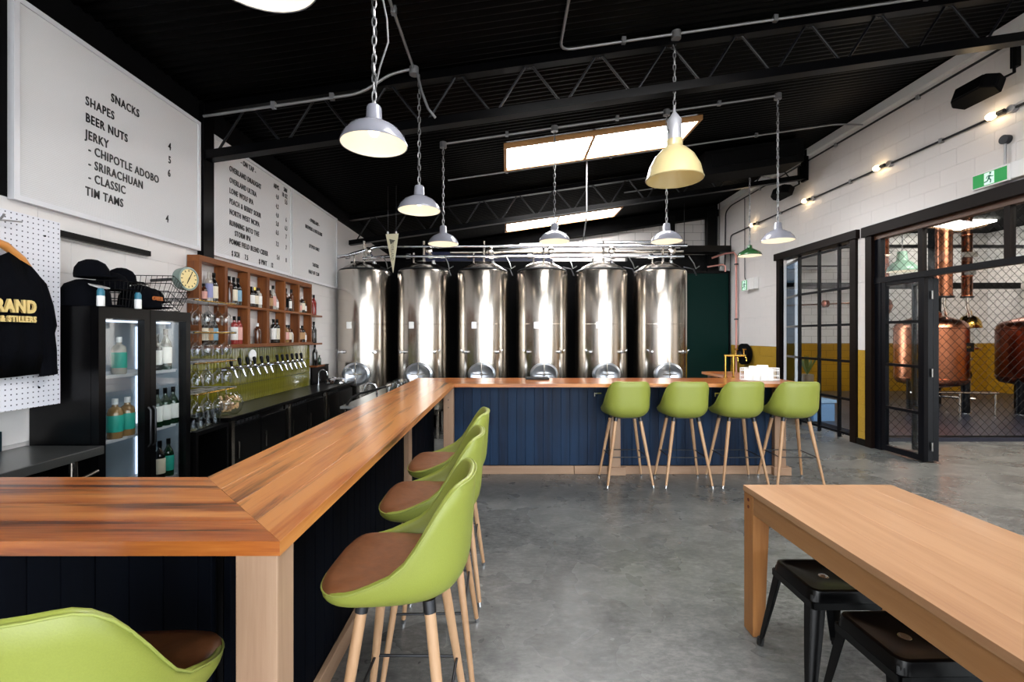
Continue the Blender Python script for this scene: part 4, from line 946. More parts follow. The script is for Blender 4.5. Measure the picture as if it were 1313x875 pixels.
for s, y, z in (('- OVERLAND -', 6.1, 3.10), ('BREWERS & DISTILLERS', 5.98, 2.985), ('EFTPOS ONLY', 6.1, 2.75), ('TASTERS', 6.2, 2.515), ('HALF OF 12.00', 6.08, 2.405)): line(b3, s, y, z, 0.066, 0.7)

# pegboard with sweatshirt
t = thing('pegboard', 'white perforated pegboard panel under the snack board', 'pegboard', (-2.45, 1.9, 1.18))
bx('panel', M['peg'], t, (-2.462, -2.45), (0.9, 2.515), (1.18, 2.17))
for y in (1.1, 2.35): bx('batten', M['frame_white'], t, (WL + 0.0, -2.462), (y, y + 0.05), (1.2, 2.15))
for y, z in ((2.43, 2.08), (2.40, 1.28)): MB().lathe([(0, 0), (0.005, 0), (0.005, 0.004), (0, 0.004)], (-2.45, y, z), (1, 0, 0), n=8).build('screw', M['black'], t)
h = thing('coat_hanger', 'wooden hanger on a wire peg holding the dark sweatshirt', 'hanger', (-2.41, 2.12, 2.0))
MB().tube([(-2.41, 1.90, 1.885), (-2.41, 1.98, 1.945), (-2.41, 2.06, 1.985), (-2.41, 2.13, 2.0), (-2.41, 2.20, 1.985), (-2.41, 2.28, 1.93), (-2.41, 2.33, 1.875)], [0.01, 0.017, 0.02, 0.02, 0.02, 0.017, 0.01], 10).build('yoke', M['hanger'], h, smooth=0.9)
MB().tube([(-2.41, 2.13, 2.0), (-2.41, 2.13, 2.09), (-2.41, 2.15, 2.11), (-2.41, 2.17, 2.1)], 0.004, 6).build('hook', M['conduit'], h, smooth=0.9)
p = MB().tube([(-2.449, 2.14, 2.1), (-2.36, 2.14, 2.1), (-2.345, 2.14, 2.12)], 0.005, 6); p.tube([(-2.449, 2.0, 2.1), (-2.42, 2.1, 2.092), (-2.4, 2.27, 2.115)], 0.004, 6)
tag(p.build('peg_hook', M['conduit'], None, smooth=0.9), 'grey wire hook on the pegboard above the hanger', 'hook')
def sweatshirt():
    yc = 2.12
    t = thing('sweatshirt', 'black sweatshirt with cream block lettering hanging on the pegboard', 'sweatshirt', (-2.4, yc, 1.35))
    half = [(0.0, 1.925), (.05, 1.93), (.09, 1.955), (.145, 1.925), (.205, 1.865), (.235, 1.80), (.24, 1.70), (.236, 1.50), (.24, 1.355), (.12, 1.35), (0.0, 1.348)]
    out = [(yc + a, b2) for a, b2 in half] + [(yc - a, b2) for a, b2 in half[-2:0:-1]]
    bm = bmesh.new(); vs = [bm.verts.new((0, a, b2)) for a, b2 in out]; f = bm.faces.new(vs)
    bmesh.ops.triangulate(bm, faces=[f]); bmesh.ops.subdivide_edges(bm, edges=bm.edges[:], cuts=3, use_grid_fill=True)
    bmesh.ops.triangulate(bm, faces=bm.faces[:])
    edge = {v for e in bm.edges if len(e.link_faces) == 1 for v in e.verts}
    from mathutils import noise
    back = {}
    for v in bm.verts:
        d = 0.0 if v in edge else min(1.0, min((v.co - q.co).length for q in edge) / 0.05)
        y, z = v.co.y, v.co.z
        fold = 0.012 * math.sin((y - yc) * 60 + 3 * math.sin(z * 9)) * max(0, min(1, (1.8 - z) * 3)) + 0.01 * noise.noise(Vector((y * 9, z * 5, 3)))
        v.co.x = -2.40 + 0.03 * math.sqrt(d) + fold * d
    g = bmesh.ops.duplicate(bm, geom=bm.faces[:]); 
    for e in g['geom']:
        if isinstance(e, bmesh.types.BMVert): e.co.x = -2.40 - (e.co.x + 2.40) * 0.5 - 0.001
    bmesh.ops.remove_doubles(bm, verts=bm.verts[:], dist=0.0015); bmesh.ops.recalc_face_normals(bm, faces=bm.faces[:])
    me = bpy.data.meshes.new('body'); bm.to_mesh(me); bm.free()
    for q in me.polygons: q.use_smooth = True
    link('body', me, M['navy_cloth'], t)
    for sg in (1, -1):
        pth = [(0, .175, 1.875), (0, .215, 1.80), (0, .245, 1.70), (0, .258, 1.60), (0, .255, 1.56), (0, .268, 1.47), (0, .278, 1.385)]
        m2 = MB().tube([(x, yc + sg * y, z) for x, y, z in pth], [.03, .055, .058, .062, .054, .052, .045], 14).mesh('sleeve', smooth=1.2)
        m2.transform(Matrix.Translation((-2.40, 0, 0)) @ Matrix.Diagonal((0.5, 1, 1, 1))); sl = link('sleeve', m2, M['navy_cloth'], t)
        m3 = MB().tube([(0, yc + sg * .278, 1.388), (0, yc + sg * .282, 1.345)], .046, 14).mesh('cuff', smooth=1.2)
        m3.transform(Matrix.Translation((-2.40, 0, 0)) @ Matrix.Diagonal((0.5, 1, 1, 1))); link('cuff', m3, M['navy_cloth'], sl)
    text('OVERAND', 0.082, (-2.352, yc + 0.168, 1.69), '+x', M['gold_print'], t, sx=0.74, align='RIGHT', bold=0.004, depth=0.006)
    text('BREWERS & STILLERS', 0.038, (-2.352, yc + 0.168, 1.63), '+x', M['gold_print'], t, sx=0.78, align='RIGHT', bold=0.002, depth=0.006)
sweatshirt()
t = thing('wall_rail', 'straight black rail on the wall above the fridge', 'rail', (-2.64, 3.0, 2.15)); bx('bar', M['black'], t, (WL + 0.012, WL + 0.045), (2.55, 3.37), (2.135, 2.172)); 
for y in (2.65, 3.3): bx('bracket', M['black'], t, (WL, WL + 0.012), (y, y + 0.03), (2.14, 2.165))

# steel bench
t = thing('steel_bench', 'stainless work bench with upstand between bar and black fridge', 'bench', (-2.4, 1.5, 0))
bx('worktop', M['bench_steel'], t, (WL + 0.005, -2.22), (0.9, 2.53), (0.90, 0.945), 0.003); bx('upstand', M['splash_steel'], t, (WL + 0.001, WL + 0.02), (0.9, 2.4), (0.945, 1.05), 0.003)
for y in (0.95, 2.38): MB().tube([(-2.25, y, 0), (-2.25, y, 0.9)], 0.019, 10).build('leg', M['steel'], t, smooth=0.8); MB().tube([(-2.58, y, 0), (-2.58, y, 0.9)], 0.019, 10).build('leg', M['steel'], t, smooth=0.8)
bx('undershelf', M['bench_steel'], t, (-2.6, -2.24), (0.95, 2.45), (0.3, 0.32)); bx('lower_shelf', M['black'], t, (-2.62, -2.5), (0.95, 2.5), (0.33, 0.88)); MB().tube([(-2.23, 2.40, 0.80), (-2.23, 2.50, 0.815)], 0.009, 8).build('hook_rail', M['steel'], t)

# ------------------------------------------------------------------ bottles and fridge
def bottle(loc, style, body, label, cap, text_label, s=1.0, group='spirit bottles'):
    P = {'wine': [(0, 0), (.036, 0), (.038, .01), (.038, .18), (.032, .205), (.016, .235), (.0135, .25), (.0135, .30), (0, .30)],
         'round': [(0, 0), (.037, 0), (.04, .012), (.04, .15), (.034, .175), (.016, .19), (.0145, .2), (.0145, .235), (0, .235)],
         'tall': [(0, 0), (.033, 0), (.035, .01), (.035, .2), (.03, .225), (.015, .24), (.014, .30), (0, .30)],
         'small': [(0, 0), (.028, 0), (.03, .008), (.03, .11), (.024, .13), (.012, .145), (.012, .175), (0, .175)]}[style]
    t = thing('bottle', text_label, 'bottle', loc, group=group)
    key = (style, round(s, 2)); x, y, z = loc
    P = [(r * s, h * s) for r, h in P]; H = P[-1][1]; Rr = max(r for r, h in P)
    MB().lathe(P, loc, n=14).build('body', BG[body], t, smooth=0.7)
    hb = [h for r, h in P if abs(r - Rr) < 1e-6]
    if label: MB().lathe([(Rr + .0008, hb[0] + 0.12 * H), (Rr + .0012, hb[0] + 0.12 * H + .001), (Rr + .0012, hb[-1] * 0.92), (Rr + .0008, hb[-1] * 0.92 + .001)], loc, n=14).build('label', LB[label], t, smooth=0.7)
    if cap:
        rn = P[-2][0] + 0.0015; MB().lathe([(rn - .001, H * 0.86), (rn, H * 0.865), (rn, H + .002), (0, H + .003)], loc, n=12).build('cap', cap, t, smooth=0.7)
    return t
K, Wh, Gd = M['black'], M['plastic_white'], M['brass']
def fridge():
    x0, x1, y0, y1, z1 = WL + 0.005, -2.27, 2.55, 3.29, 1.716
    t = thing('drinks_fridge', 'tall black drinks fridge with two glass doors full of bottles', 'fridge', (-2.45, 2.92, 0))
    b = M['black_gloss']
    bx('side_panel', b, t, (x0, x1 - 0.045), (y0, y0 + 0.035), (0.06, z1)); bx('side_panel', b, t, (x0, x1 - 0.045), (y1 - 0.035, y1), (0.06, z1))
    bx('top_panel', b, t, (x0, x1 - 0.045), (y0 + .035, y1 - .035), (z1 - 0.07, z1)); bx('base_panel', b, t, (x0, x1 - 0.045), (y0, y1), (0.0, 0.18))
    bx('back_panel', M['fridge_in'], t, (x0, x0 + 0.03), (y0 + .035, y1 - .035), (0.18, z1 - .07))
    bx('liner', M['fridge_in'], t, (x0 + .03, x1 - .06), (y0 + .035, y0 + .04), (0.18, z1 - .07)); bx('liner', M['fridge_in'], t, (x0 + .03, x1 - .06), (y1 - .04, y1 - .035), (0.18, z1 - .07))
    for z in (0.30, 0.58, 0.935, 1.318):
        mb = MB()
        for k in range(12): xx = x0 + 0.05 + k * 0.024; mb.box(xx, xx + 0.005, y0 + .042, y1 - .042, z - 0.006, z)
        mb.box(x1 - 0.085, x1 - 0.075, y0 + .042, y1 - .042, z - 0.02, z); mb.build('wire_shelf', M['frame_white'], t)
    fx0, fx1 = x1 - 0.043, x1
    ym = (y0 + y1) / 2
    for n, (a, c) in enumerate(((y0, ym - 0.002), (ym + 0.002, y1))):
        fwd = 0.045
        d = MB(); d.box(fx0, fx1, a, a + fwd, 0.2, z1); d.box(fx0, fx1, c - fwd, c, 0.2, z1); d.box(fx0, fx1, a + fwd, c - fwd, z1 - 0.065, z1); d.box(fx0, fx1, a + fwd, c - fwd, 0.2, 0.26)
        d = d.build('door', b, t); bx('pane', M['clear_glass'], d, (fx0 + .015, fx0 + .02), (a + fwd, c - fwd), (0.26, z1 - .065))
        yy = (c - 0.018) if n == 0 else (a + 0.018); MB().tube([(fx1 + 0.002, yy, 0.85), (fx1 + .018, yy, 0.87), (fx1 + .018, yy, 1.08), (fx1 + 0.002, yy, 1.1)], 0.006, 8).build('handle', M['dark_metal'], d, smooth=0.8)
    bx('light_tube', M['fridge_lamp'], t, (x1 - .13, x1 - .10), (y0 + .06, y1 - .06), (z1 - .082, z1 - .072))
    for yy in (y0 + .045, y1 - .052): bx('light_tube', M['fridge_lamp'], t, (x0 + .032, x0 + .04), (yy, yy + .008), (0.25, z1 - .1))
    xs = -2.355; g = 'bottles in the glass door fridge'; S = (0.3005, 0.5805, 0.9355, 1.3185)
    bottle((xs, 2.785, S[3]), 'round', 'clear', 'teal', Wh, 'pale bottle with teal label on the top fridge shelf, first door', 0.95, g)
    bottle((xs - .10, 2.72, S[3]), 'round', 'clear', 'white', Wh, 'pale bottle with white label at the back of the top fridge shelf', 1.0, g)
    bottle((xs, 2.755, S[2]), 'round', 'honey', 'teal', Wh, 'honey coloured bottle with teal label, first on the middle fridge shelf', 1.0, g)
    bottle((xs, 2.845, S[2]), 'round', 'honey', 'teal', Wh, 'honey coloured bottle with teal label, second on the middle fridge shelf', 1.0, g)
    bottle((xs, 3.085, S[3] + .001), 'wine', 'dark', 'white', None, 'dark bottle with white label on the top shelf of the second fridge door', 0.8, g)
    bottle((xs, 3.165, S[3] + .001), 'wine', 'green', 'white', K, 'green bottle with white label on the top shelf of the second fridge door', 0.92, g)
    for k in range(3): bottle((xs, 3.085 + k * 0.075, S[2]), 'wine', 'green', 'white', K, 'green bottle with white label, %s on the middle shelf of the second fridge door' % ('first', 'second', 'third')[k], 0.85, g)
    for k in range(2): bottle((xs, 3.11 + k * 0.08, S[1]), 'wine', ('dark', 'green')[k], ('cream', 'teal')[k], K, ('dark bottle with cream label low in the second fridge door', 'green bottle with teal label low in the second fridge door')[k], 0.85, g)
    return t
fridge()
# stock on top of the fridge
def wire_basket(cx, cy, z, rz, tilt, lab, s=1.0):
    t = thing('wire_basket', lab, 'basket', (cx, cy, z), group='black baskets on the fridge')
    T = Matrix.Translation((cx, cy, z)) @ Matrix.Rotation(rz, 4, 'Z') @ Matrix.Rotation(tilt, 4, 'X')
    mb = MB(); a, b2, h = 0.13 * s, 0.11 * s, 0.16 * s
    P = lambda u, v, w_: tuple(T @ Vector((u, v, w_)))
    for lv in range(4):
        f = 0.82 + 0.18 * lv / 3; zz = h * lv / 3 + 0.004
        mb.tube([P(-a * f, -b2 * f, zz), P(a * f, -b2 * f, zz), P(a * f, b2 * f, zz), P(-a * f, b2 * f, zz)], 0.003, 5, closed=True)
    for k in range(-4, 5):
        for sg in (-1, 1):
            mb.tube([P(a * .82 * k / 4, sg * b2 * .82, 0.004), P(a * k / 4, sg * b2, h)], 0.002, 4); mb.tube([P(sg * a * .82, b2 * .82 * k / 4, 0.004), P(sg * a, b2 * k / 4, h)], 0.002, 4)
        mb.tube([P(a * .82 * k / 4, -b2 * .82, 0.004), P(a * .82 * k / 4, b2 * .82, 0.004)], 0.002, 4)
    tag(mb.build('wires', M['black'], t), kind='stuff')
    return t, P
def cap_hat(c, lab, s=1.0, words=None):
    t = thing('baseball_cap', lab, 'cap', c, group='dark caps on the fridge')
    x, y, z = c
    MB().lathe([(.088 * s, 0), (.09 * s, .02), (.085 * s, .06 * s), (.065 * s, .095 * s), (.03 * s, .115 * s), (0, .12 * s)], c, n=20).build('crown', M['navy_cloth'], t, smooth=0.9)
    pts = [(x + (.088 + .075 * math.cos(a) ** 2) * s * math.cos(a), y + .088 * s * math.sin(a), z + 0.004) for a in [-PI / 2 + PI * k / 12 for k in range(13)]]
    MB().add(pts + [(p[0], p[1], p[2] + 0.006) for p in pts], [tuple(range(13)), tuple(range(25, 12, -1))] + [(i, i + 1, i + 14, i + 13) for i in range(12)]).build('peak', M['navy_cloth'], t, smooth=0.9)
    if words: text(words, 0.035, (x + .089 * s, y, z + .05 * s), '+x', M['orange_print'], t, align='CENTER', sx=0.9, depth=0.004, bold=0.001)
Zf = 1.718
cap_hat((-2.44, 2.65, Zf), 'black cap at the pegboard end of the fridge top', 1.35)
cap_hat((-2.38, 2.63, Zf + 0.165), 'black cap stacked on the cap at the pegboard end', 0.9)
wire_basket(-2.46, 2.875, Zf + 0.002, 0.0, 0.0, 'black wire basket in the middle of the fridge top', 1.0)
cap_hat((-2.46, 2.86, Zf + 0.115), 'black cap heaped in the middle basket', 0.95)
cap_hat((-2.40, 3.0, Zf + 0.01), 'black cap with orange lettering on the fridge top', 1.3, 'OVER')
cap_hat((-2.47, 2.94, Zf + 0.168), 'black cap on top of the heap behind the lettered cap', 0.85)
wire_basket(-2.44, 3.18, Zf + 0.042, 0.15, -0.42, 'tilted black wire basket at the glass rack end of the fridge', 1.05)
cap_hat((-2.46, 3.17, Zf + 0.06), 'black cap lying inside the tilted basket', 0.85)
def can(x, y, lab):
    t = thing('spray_bottle', lab, 'bottle', (x, y, Zf), group='small teal bottles on the fridge')
    MB().lathe([(0, 0), (.018, 0), (.019, .004), (.019, .055), (.015, .062), (0, .062)], (x, y, Zf), n=14).build('body', M['plastic_white'], t, smooth=0.7)
    MB().lathe([(.016, .058), (.018, .06), (.018, .085), (.012, .1), (0, .1)], (x, y, Zf), n=14).build('cap', M['can_blue'], t, smooth=0.7)
can(-2.255 + 0.0 - 0.03, 2.56 + 0.02, 'small white bottle with teal cap on the fridge, nearer the pegboard')
can(-2.285, 2.84, 'small white bottle with teal cap on the fridge, before the tilted basket')
t = thing('paper_plate', 'white round lid lying beside the small teal bottle', 'lid', (-2.3, 2.62, Zf + .1))
MB().lathe([(0, 0), (.045, 0), (.05, .006), (0, .008)], (-2.33, 2.62, Zf + .112), (0.3, 0, 1), n=20).build('disc', M['plastic_white'], t, smooth=0.7)
# clock
def clock():
    c = Vector((-2.345, 3.34, 1.965)); ax = Vector((0.985, -0.17, 0)).normalized()
    t = thing('wall_clock', 'round grey green clock with ivory dial beside the timber shelves', 'clock', c)
    MB().lathe([(0, -0.05), (.05, -0.05), (.078, -0.03), (.085, 0.02), (.085, 0.035), (.074, 0.038), (.072, 0.03), (0, 0.03)], c, ax, n=36).build('case', M['clock_body'], t, smooth=0.7)
    MB().lathe([(0, 0.031), (.071, 0.031), (.071, .0325), (0, .0325)], c, ax, n=36).build('dial', M['clock_face'], t)
    U = Vector((ax.y, -ax.x, 0)) * -1; V = Vector((0, 0, 1)); f = c + ax * 0.035
    def hand(name, ang, ln, wd):
        d = U * math.sin(ang) + V * math.cos(ang); n = d.cross(ax) * wd
        vs = [f - n - d * 0.01, f + n - d * 0.01, f + n * .5 + d * ln, f - n * .5 + d * ln]; vs += [q + ax * 0.002 for q in vs]
        MB().add(vs, [(0, 1, 2, 3), (7, 6, 5, 4), (0, 4, 5, 1), (1, 5, 6, 2), (2, 6, 7, 3), (3, 7, 4, 0)]).build(name, M['black'], t)
    hand('hour_hand', 3.6, 0.04, 0.004); hand('minute_hand', 0.5, 0.055, 0.003)
    for k in range(12):
        a = k * PI / 6; d = U * math.sin(a) + V * math.cos(a); n = d.cross(ax) * 0.003
        vs = [f - ax * .0025 + d * .052 - n, f - ax * .0025 + d * .052 + n, f - ax * .0025 + d * .065 + n, f - ax * .0025 + d * .065 - n]; vs += [q + ax * 0.001 for q in vs]
        MB().add(vs, [(0, 1, 2, 3), (7, 6, 5, 4), (0, 4, 5, 1), (1, 5, 6, 2), (2, 6, 7, 3), (3, 7, 4, 0)]).build('hour_mark', M['black'], t)
    MB().tube([c - ax * 0.05, c - ax * 0.09 + Vector((-0.02, 0, 0)), (WL, 3.43, 1.965)], 0.012, 8).build('arm', M['dark_metal'], t)
clock()

# ------------------------------------------------------------------ timber shelves
SX0, SX1, SY0, SY1, SZ0, SZ1 = WL + 0.008, -2.55, 3.80, 6.0, 1.437, 2.225
def shelves():
    t = thing('bottle_shelves', 'red brown timber shelf unit of twelve open boxes above the taps', 'shelf unit', (-2.6, 4.9, SZ0))
    th = 0.034; zm = 1.83
    bx('shelf', M['shelf_y'], t, (SX0, SX1 + 0.012), (SY0, SY1), (SZ0, SZ0 + th), 0.002); bx('top_panel', M['shelf_y'], t, (SX0, SX1), (SY0, SY1), (SZ1 - 0.05, SZ1), 0.002)
    ys = [SY0 + 0.012, 4.17, 4.535, 4.90, 5.27, 5.63, SY1 - 0.012]; wds = [.05, .045, .04, .05, .04, .04, .04]
    wds = [.045, .042, .042, .055, .04, .04, .035]
    for y, wd in zip(ys, wds):
        for z0, z1 in ((SZ0 + th, zm - .012), (zm + .012, SZ1 - .05)): bx('divider', M['shelf_z'], t, (SX0, SX1), (max(SY0, y - wd / 2), min(SY1, y + wd / 2)), (z0, z1), 0.002)
    bx('shelf', M['shelf_y'], t, (SX0, SX1 + 0.006), (SY0, SY1), (zm - .012, zm + .012), 0.002)
    return ys, zm + .012, SZ0 + th
ys, ztop_, zbot_ = shelves()
sets = {('upper', 0): [('small', 'amber', 'rose', K), ('tall', 'clear', 'violet', None), ('wine', 'dark', 'cream', K)], ('upper', 1): [('tall', 'amber', None, K), ('wine', 'dark', 'cream', K), ('wine', 'dark', 'blue', K)],
        ('upper', 2): [('round', 'dark', 'white', K), ('round', 'dark', 'cream', Gd), ('round', 'clear', 'white', K)], ('upper', 3): [('round', 'amber', 'tan', K), ('wine', 'clear', 'rose', K), ('small', 'clear', 'white', K)],
        ('upper', 4): [('wine', 'amber', 'black', K), ('round', 'dark', 'white', Wh), ('tall', 'amber', None, K)], ('upper', 5): [('small', 'clear', 'rose', K), ('round', 'dark', 'cream', Wh), ('small', 'green', 'white', Gd)],
        ('lower', 0): [('wine', 'dark', 'cream', K), ('wine', 'dark', 'tan', K), ('wine', 'dark', 'blue', K)], ('lower', 1): [('tall', 'pink', 'white', K), ('tall', 'pink', 'rose', K)], ('lower', 2): [('round', 'amber', None, Wh)],
        ('lower', 3): [('tall', 'dark', 'white', K), ('tall', 'dark', 'cream', K)], ('lower', 4): [('round', 'honey', 'rose', K), ('round', 'amber', 'cream', K), ('small', 'clear', None, K)], ('lower', 5): [('round', 'amber', 'tan', Wh), ('round', 'dark', 'tan', K), ('small', 'clear', 'white', K)]}
cn = ['first', 'second', 'third', 'fourth', 'fifth', 'sixth']; gname = {'clear': 'clear', 'honey': 'honey coloured', 'pink': 'pink'}
for (row, c), lst in sets.items():
    a, b2 = ys[c] + 0.03, ys[c + 1] - 0.03; n = len(lst)
    for k, (st, g, lb, cp) in enumerate(lst):
        u = 0.42 + 0.46 * (k + 0.5) / n * 1.1 if n < 3 else 0.22 + 0.68 * (k + 0.3) / n
        y = a + (b2 - a) * u
        pos = ('first', 'second', 'third')[k] if n != 1 else 'alone'
        lab = '%s bottle%s, %s in %s shelf box from the clock, %s row' % (gname.get(g, g), ' with %s label' % lb if lb else ' without label', pos, cn[c], row)
        bottle((-2.597, y, ztop_ + .0005 if row == 'upper' else zbot_ + .0005), st, g, lb, cp, lab, 0.88)
# little wall shelves beyond the unit
for i, (z, lab) in enumerate(((1.83, 'upper'), (1.455, 'middle'), (1.15, 'lower'))):
    o = bx('wall_shelf', M['shelf_y'], None, (WL + 0.001, -2.56), (6.02 if i < 2 else 6.16, 6.36 if i < 2 else 6.45), (z - 0.024, z), 0.002)
    tag(o, 'small timber wall shelf beyond the shelf unit, %s of three' % lab, 'shelf', 'small wall shelves')
for k in range(2): bottle((-2.60, 6.09 + k * 0.085, 1.8305), 'wine', 'red', None, K, 'red bottle on the upper small shelf, %s' % ('nearer the boxes', 'nearer the tanks')[k], 0.9)
for k in range(2): bottle((-2.60, 6.09 + k * 0.085, 1.4555), 'wine', 'dark', None, K, 'dark wine bottle on the middle small shelf, %s' % ('nearer the boxes', 'nearer the tanks')[k], 0.95)
bottle((-2.60, 6.21, 1.1505), 'wine', 'dark', None, K, 'dark wine bottle on the lower small shelf', 0.95); bottle((-2.60, 6.36, 1.1505), 'small', 'green', None, K, 'small green bottle on the lower small shelf', 0.75)

# ------------------------------------------------------------------ beer taps
t = thing('tap_manifold', 'chrome manifold pipe on the olive tiles, longer one with badge', 'tap rail', (-2.6, 4.5, 1.24))
MB().tube([(-2.60, 4.14, 1.238), (-2.60, 4.92, 1.238)], 0.022, 12).build('pipe_run', M['chrome'], t, smooth=0.8)
for y in (4.2, 4.85): MB().tube([(WL + .014, y, 1.238), (-2.60, y, 1.238)], 0.016, 8).build('standoff', M['chrome'], t)
MB().tube([(-2.6, 4.66, 1.26), (-2.6, 4.66, 1.31)], 0.008, 8).build('badge_stem', M['chrome'], t); MB().lathe([(0, 0), (.045, 0), (.045, .012), (0, .016)], (-2.59, 4.66, 1.355), (1, -0.25, 0), n=24, sy=1.25).build('badge', M['paper'], t, smooth=0.7)
t = thing('tap_manifold', 'chrome manifold pipe on the olive tiles, shorter one nearer the tanks', 'tap rail', (-2.6, 5.3, 1.24))
MB().tube([(-2.60, 4.98, 1.238), (-2.60, 5.72, 1.238)], 0.022, 12).build('pipe_run', M['chrome'], t, smooth=0.8)
for y in (5.02, 5.66): MB().tube([(WL + .014, y, 1.238), (-2.60, y, 1.238)], 0.016, 8).build('standoff', M['chrome'], t)
TY = [4.205, 4.34, 4.47, 4.595, 4.73, 4.85, 5.05, 5.165, 5.28, 5.40, 5.52, 5.64]
onum = ['first', 'second', 'third', 'fourth', 'fifth', 'sixth', 'seventh', 'eighth', 'ninth', 'tenth', 'eleventh', 'twelfth']
proto = None
for i, y in enumerate(TY):
    lab = 'chrome beer tap with black handle, %s of twelve from the fridge end' % onum[i]
    if proto is None:
        t = thing('beer_tap', lab, 'beer tap', (-2.578, 0, 1.238), group='row of beer taps'); X = -2.578
        MB().tube([(WL + .012, 0, 1.238), (X, 0, 1.238)], .012, 10).build('shank', M['chrome'], t, smooth=0.8)
        MB().tube([(X, 0, 1.238), (X + .05, 0, 1.24), (X + .075, 0, 1.235), (X + .10, .012, 1.165)], [.014, .015, .013, .009], 10).build('spout', M['chrome'], t, smooth=0.8)
        MB().lathe([(.012, 0), (.016, .01), (.012, .025), (0, .03)], (X + .055, 0, 1.245), n=12).build('collar', M['chrome'], t, smooth=0.8)
        MB().lathe([(.009, 0), (.014, .02), (.017, .06), (.013, .075), (0, .078)], (X + .055, 0, 1.268), (-.15, 0, 1), n=12).build('handle', M['black'], t, smooth=0.8)
        t.location.y = y; proto = t
    else: dup(proto, (-2.578, y, 1.238), 0, lab)

# ------------------------------------------------------------------ back counter
t = thing('back_counter', 'glossy black counter top under the beer taps', 'counter', (-2.45, 5, 0.85))
bx('worktop', M['black_gloss'], t, (WL + .001, -2.24), (3.72, 6.74), (0.855, 0.885), 0.003)
for i, (y0, y1, nm) in enumerate(((3.74, 4.70, 'first'), (4.72, 5.68, 'second'), (5.70, 6.72, 'third'))):
    c = thing('bar_fridge', 'black under counter fridge below the taps, %s from the glass rack' % nm, 'bar fridge', (-2.45, y0, 0), group='fridges under the back counter')
    bx('body', M['black'], c, (WL + .02, -2.29), (y0, y1), (0.0, 0.85))
    ym = (y0 + y1) / 2
    for a, b2 in ((y0 + .05, ym - .005), (ym + .005, y1 - .01)):
        d = bx('door', M['black_gloss'], c, (-2.29, -2.262), (a, b2), (0.1, 0.80), 0.003)
        bx('handle', M['steel'], d, (-2.262, -2.25), (a + .06, a + .075), (0.52, 0.66))
    bx('edge_strip', M['steel'], c, (-2.29, -2.245), (y0, y0 + .045), (0.0, 0.85), 0.002)
    v = MB()
    for k in range(6): v.box(-2.29, -2.258, y0 + .1 + k * .06, y0 + .14 + k * .06, 0.81, 0.835)
    tag(v.build('vent_slot', M['dark_metal'], c), kind='stuff')
t = thing('splash_panel', 'black upstand panel at the tank end of the back counter', 'splash panel', (-2.6, 6.7, 0.885)); bx('panel', M['black_gloss'], t, (WL + .001, WL + .03), (6.2, 6.76), (0.886, 1.125)); bx('edge', M['black'], t, (WL + .001, WL + .035), (6.2, 6.76), (1.125, 1.14))
def swan_tap(x, y, z, lab, h=0.24, dr=1, mat=None):
    t = thing('swan_tap', lab, 'tap', (x, y, z)); mat = mat or M['chrome']
    path = [(x, y, z), (x, y, z + h * .7)] + [(x + dr * (0.06 - 0.06 * math.cos(a)), y, z + h * .7 + 0.06 * math.sin(a)) for a in [PI * k / 8 for k in range(1, 9)]] + [(x + dr * .12, y, z + h * .6)]
    MB().tube(path, 0.009, 10).build('spout', mat, t, smooth=0.8); MB().lathe([(0, 0), (.022, 0), (.022, .01), (.014, .015), (0, .015)], (x, y, z), n=14).build('base_ring', mat, t)
    MB().tube([(x, y + .005, z + .04), (x, y + .05, z + .06)], 0.006, 8).build('lever', mat, t)
swan_tap(-2.58, 6.28, 0.886, 'slim swan neck tap against the black upstand', 0.2)
swan_tap(-2.36, 6.68, 0.886, 'chrome mixer tap at the tank end of the back counter', 0.2)
t = thing('sink_bowl', 'steel bowl upside down beside the chrome mixer tap', 'bowl', (-2.4, 6.45, 0.886)); MB().lathe([(.15, 0), (.155, .006), (.13, .05), (.07, .075), (0, .08)], (-2.42, 6.48, 0.886), n=24).build('bowl_body', M['chrome'], t, smooth=0.8); MB().lathe([(.05, .072), (.05, .085), (0, .086)], (-2.42, 6.48, .886), n=16).build('foot_ring', M['chrome'], t)

# ------------------------------------------------------------------ hanging glass rack
def glass_mesh(s=1.0, stem=True):
    P = [(.03, 0), (.03, .003), (.005, .006), (.004, .075), (.012, .085), (.032, .105), (.04, .135), (.037, .17), (.032, .19)]
    return MB().lathe([(r * s, -h * s) for r, h in P], (0, 0, 0), n=16).mesh('goblet', smooth=0.9)
gm = glass_mesh(); gm.materials.append(M['rim_glass'])
lv = ['top', 'second', 'third', 'bottom']
for i, z in enumerate((1.815, 1.575, 1.345, 1.115)):
    t = thing('glass_rack', 'pale rack rail for hanging wine glasses, %s of four beside the fridge' % lv[i], 'glass rack', (-2.4, 3.6, z), group='glass rack rails')
    for k, x in enumerate((-2.52, -2.44, -2.36, -2.28)):
        MB().tube([(x, 3.34, z), (x, 3.86, z)], 0.006, 8).build('rail', M['brass'] if k == 3 else M['conduit'], t, smooth=0.8)
    for y in (3.36, 3.84): bx('crossbar', M['conduit'], t, (WL + 0.001, -2.27), (y, y + 0.012), (z + 0.004, z + 0.012))
    for k, (x, y) in enumerate(((-2.32, 3.44), (-2.32, 3.56), (-2.32, 3.68), (-2.32, 3.79), (-2.48, 3.62), (-2.48, 3.78))):
        w_ = ('first', 'second', 'third', 'fourth')[k] + ' in the front row' if k < 4 else ('first', 'second')[k - 4] + ' in the wall row'
        o = link('wine_glass', gm, None); o.location = (x, y, z + 0.011)
        tag(o, 'wine glass hanging from the %s rack rail, %s' % (lv[i], w_), 'wine glass', 'hanging wine glasses')
t = thing('cork_jar', 'round glass jar of corks on the counter end', 'jar', (-2.38, 3.86, 0.886))
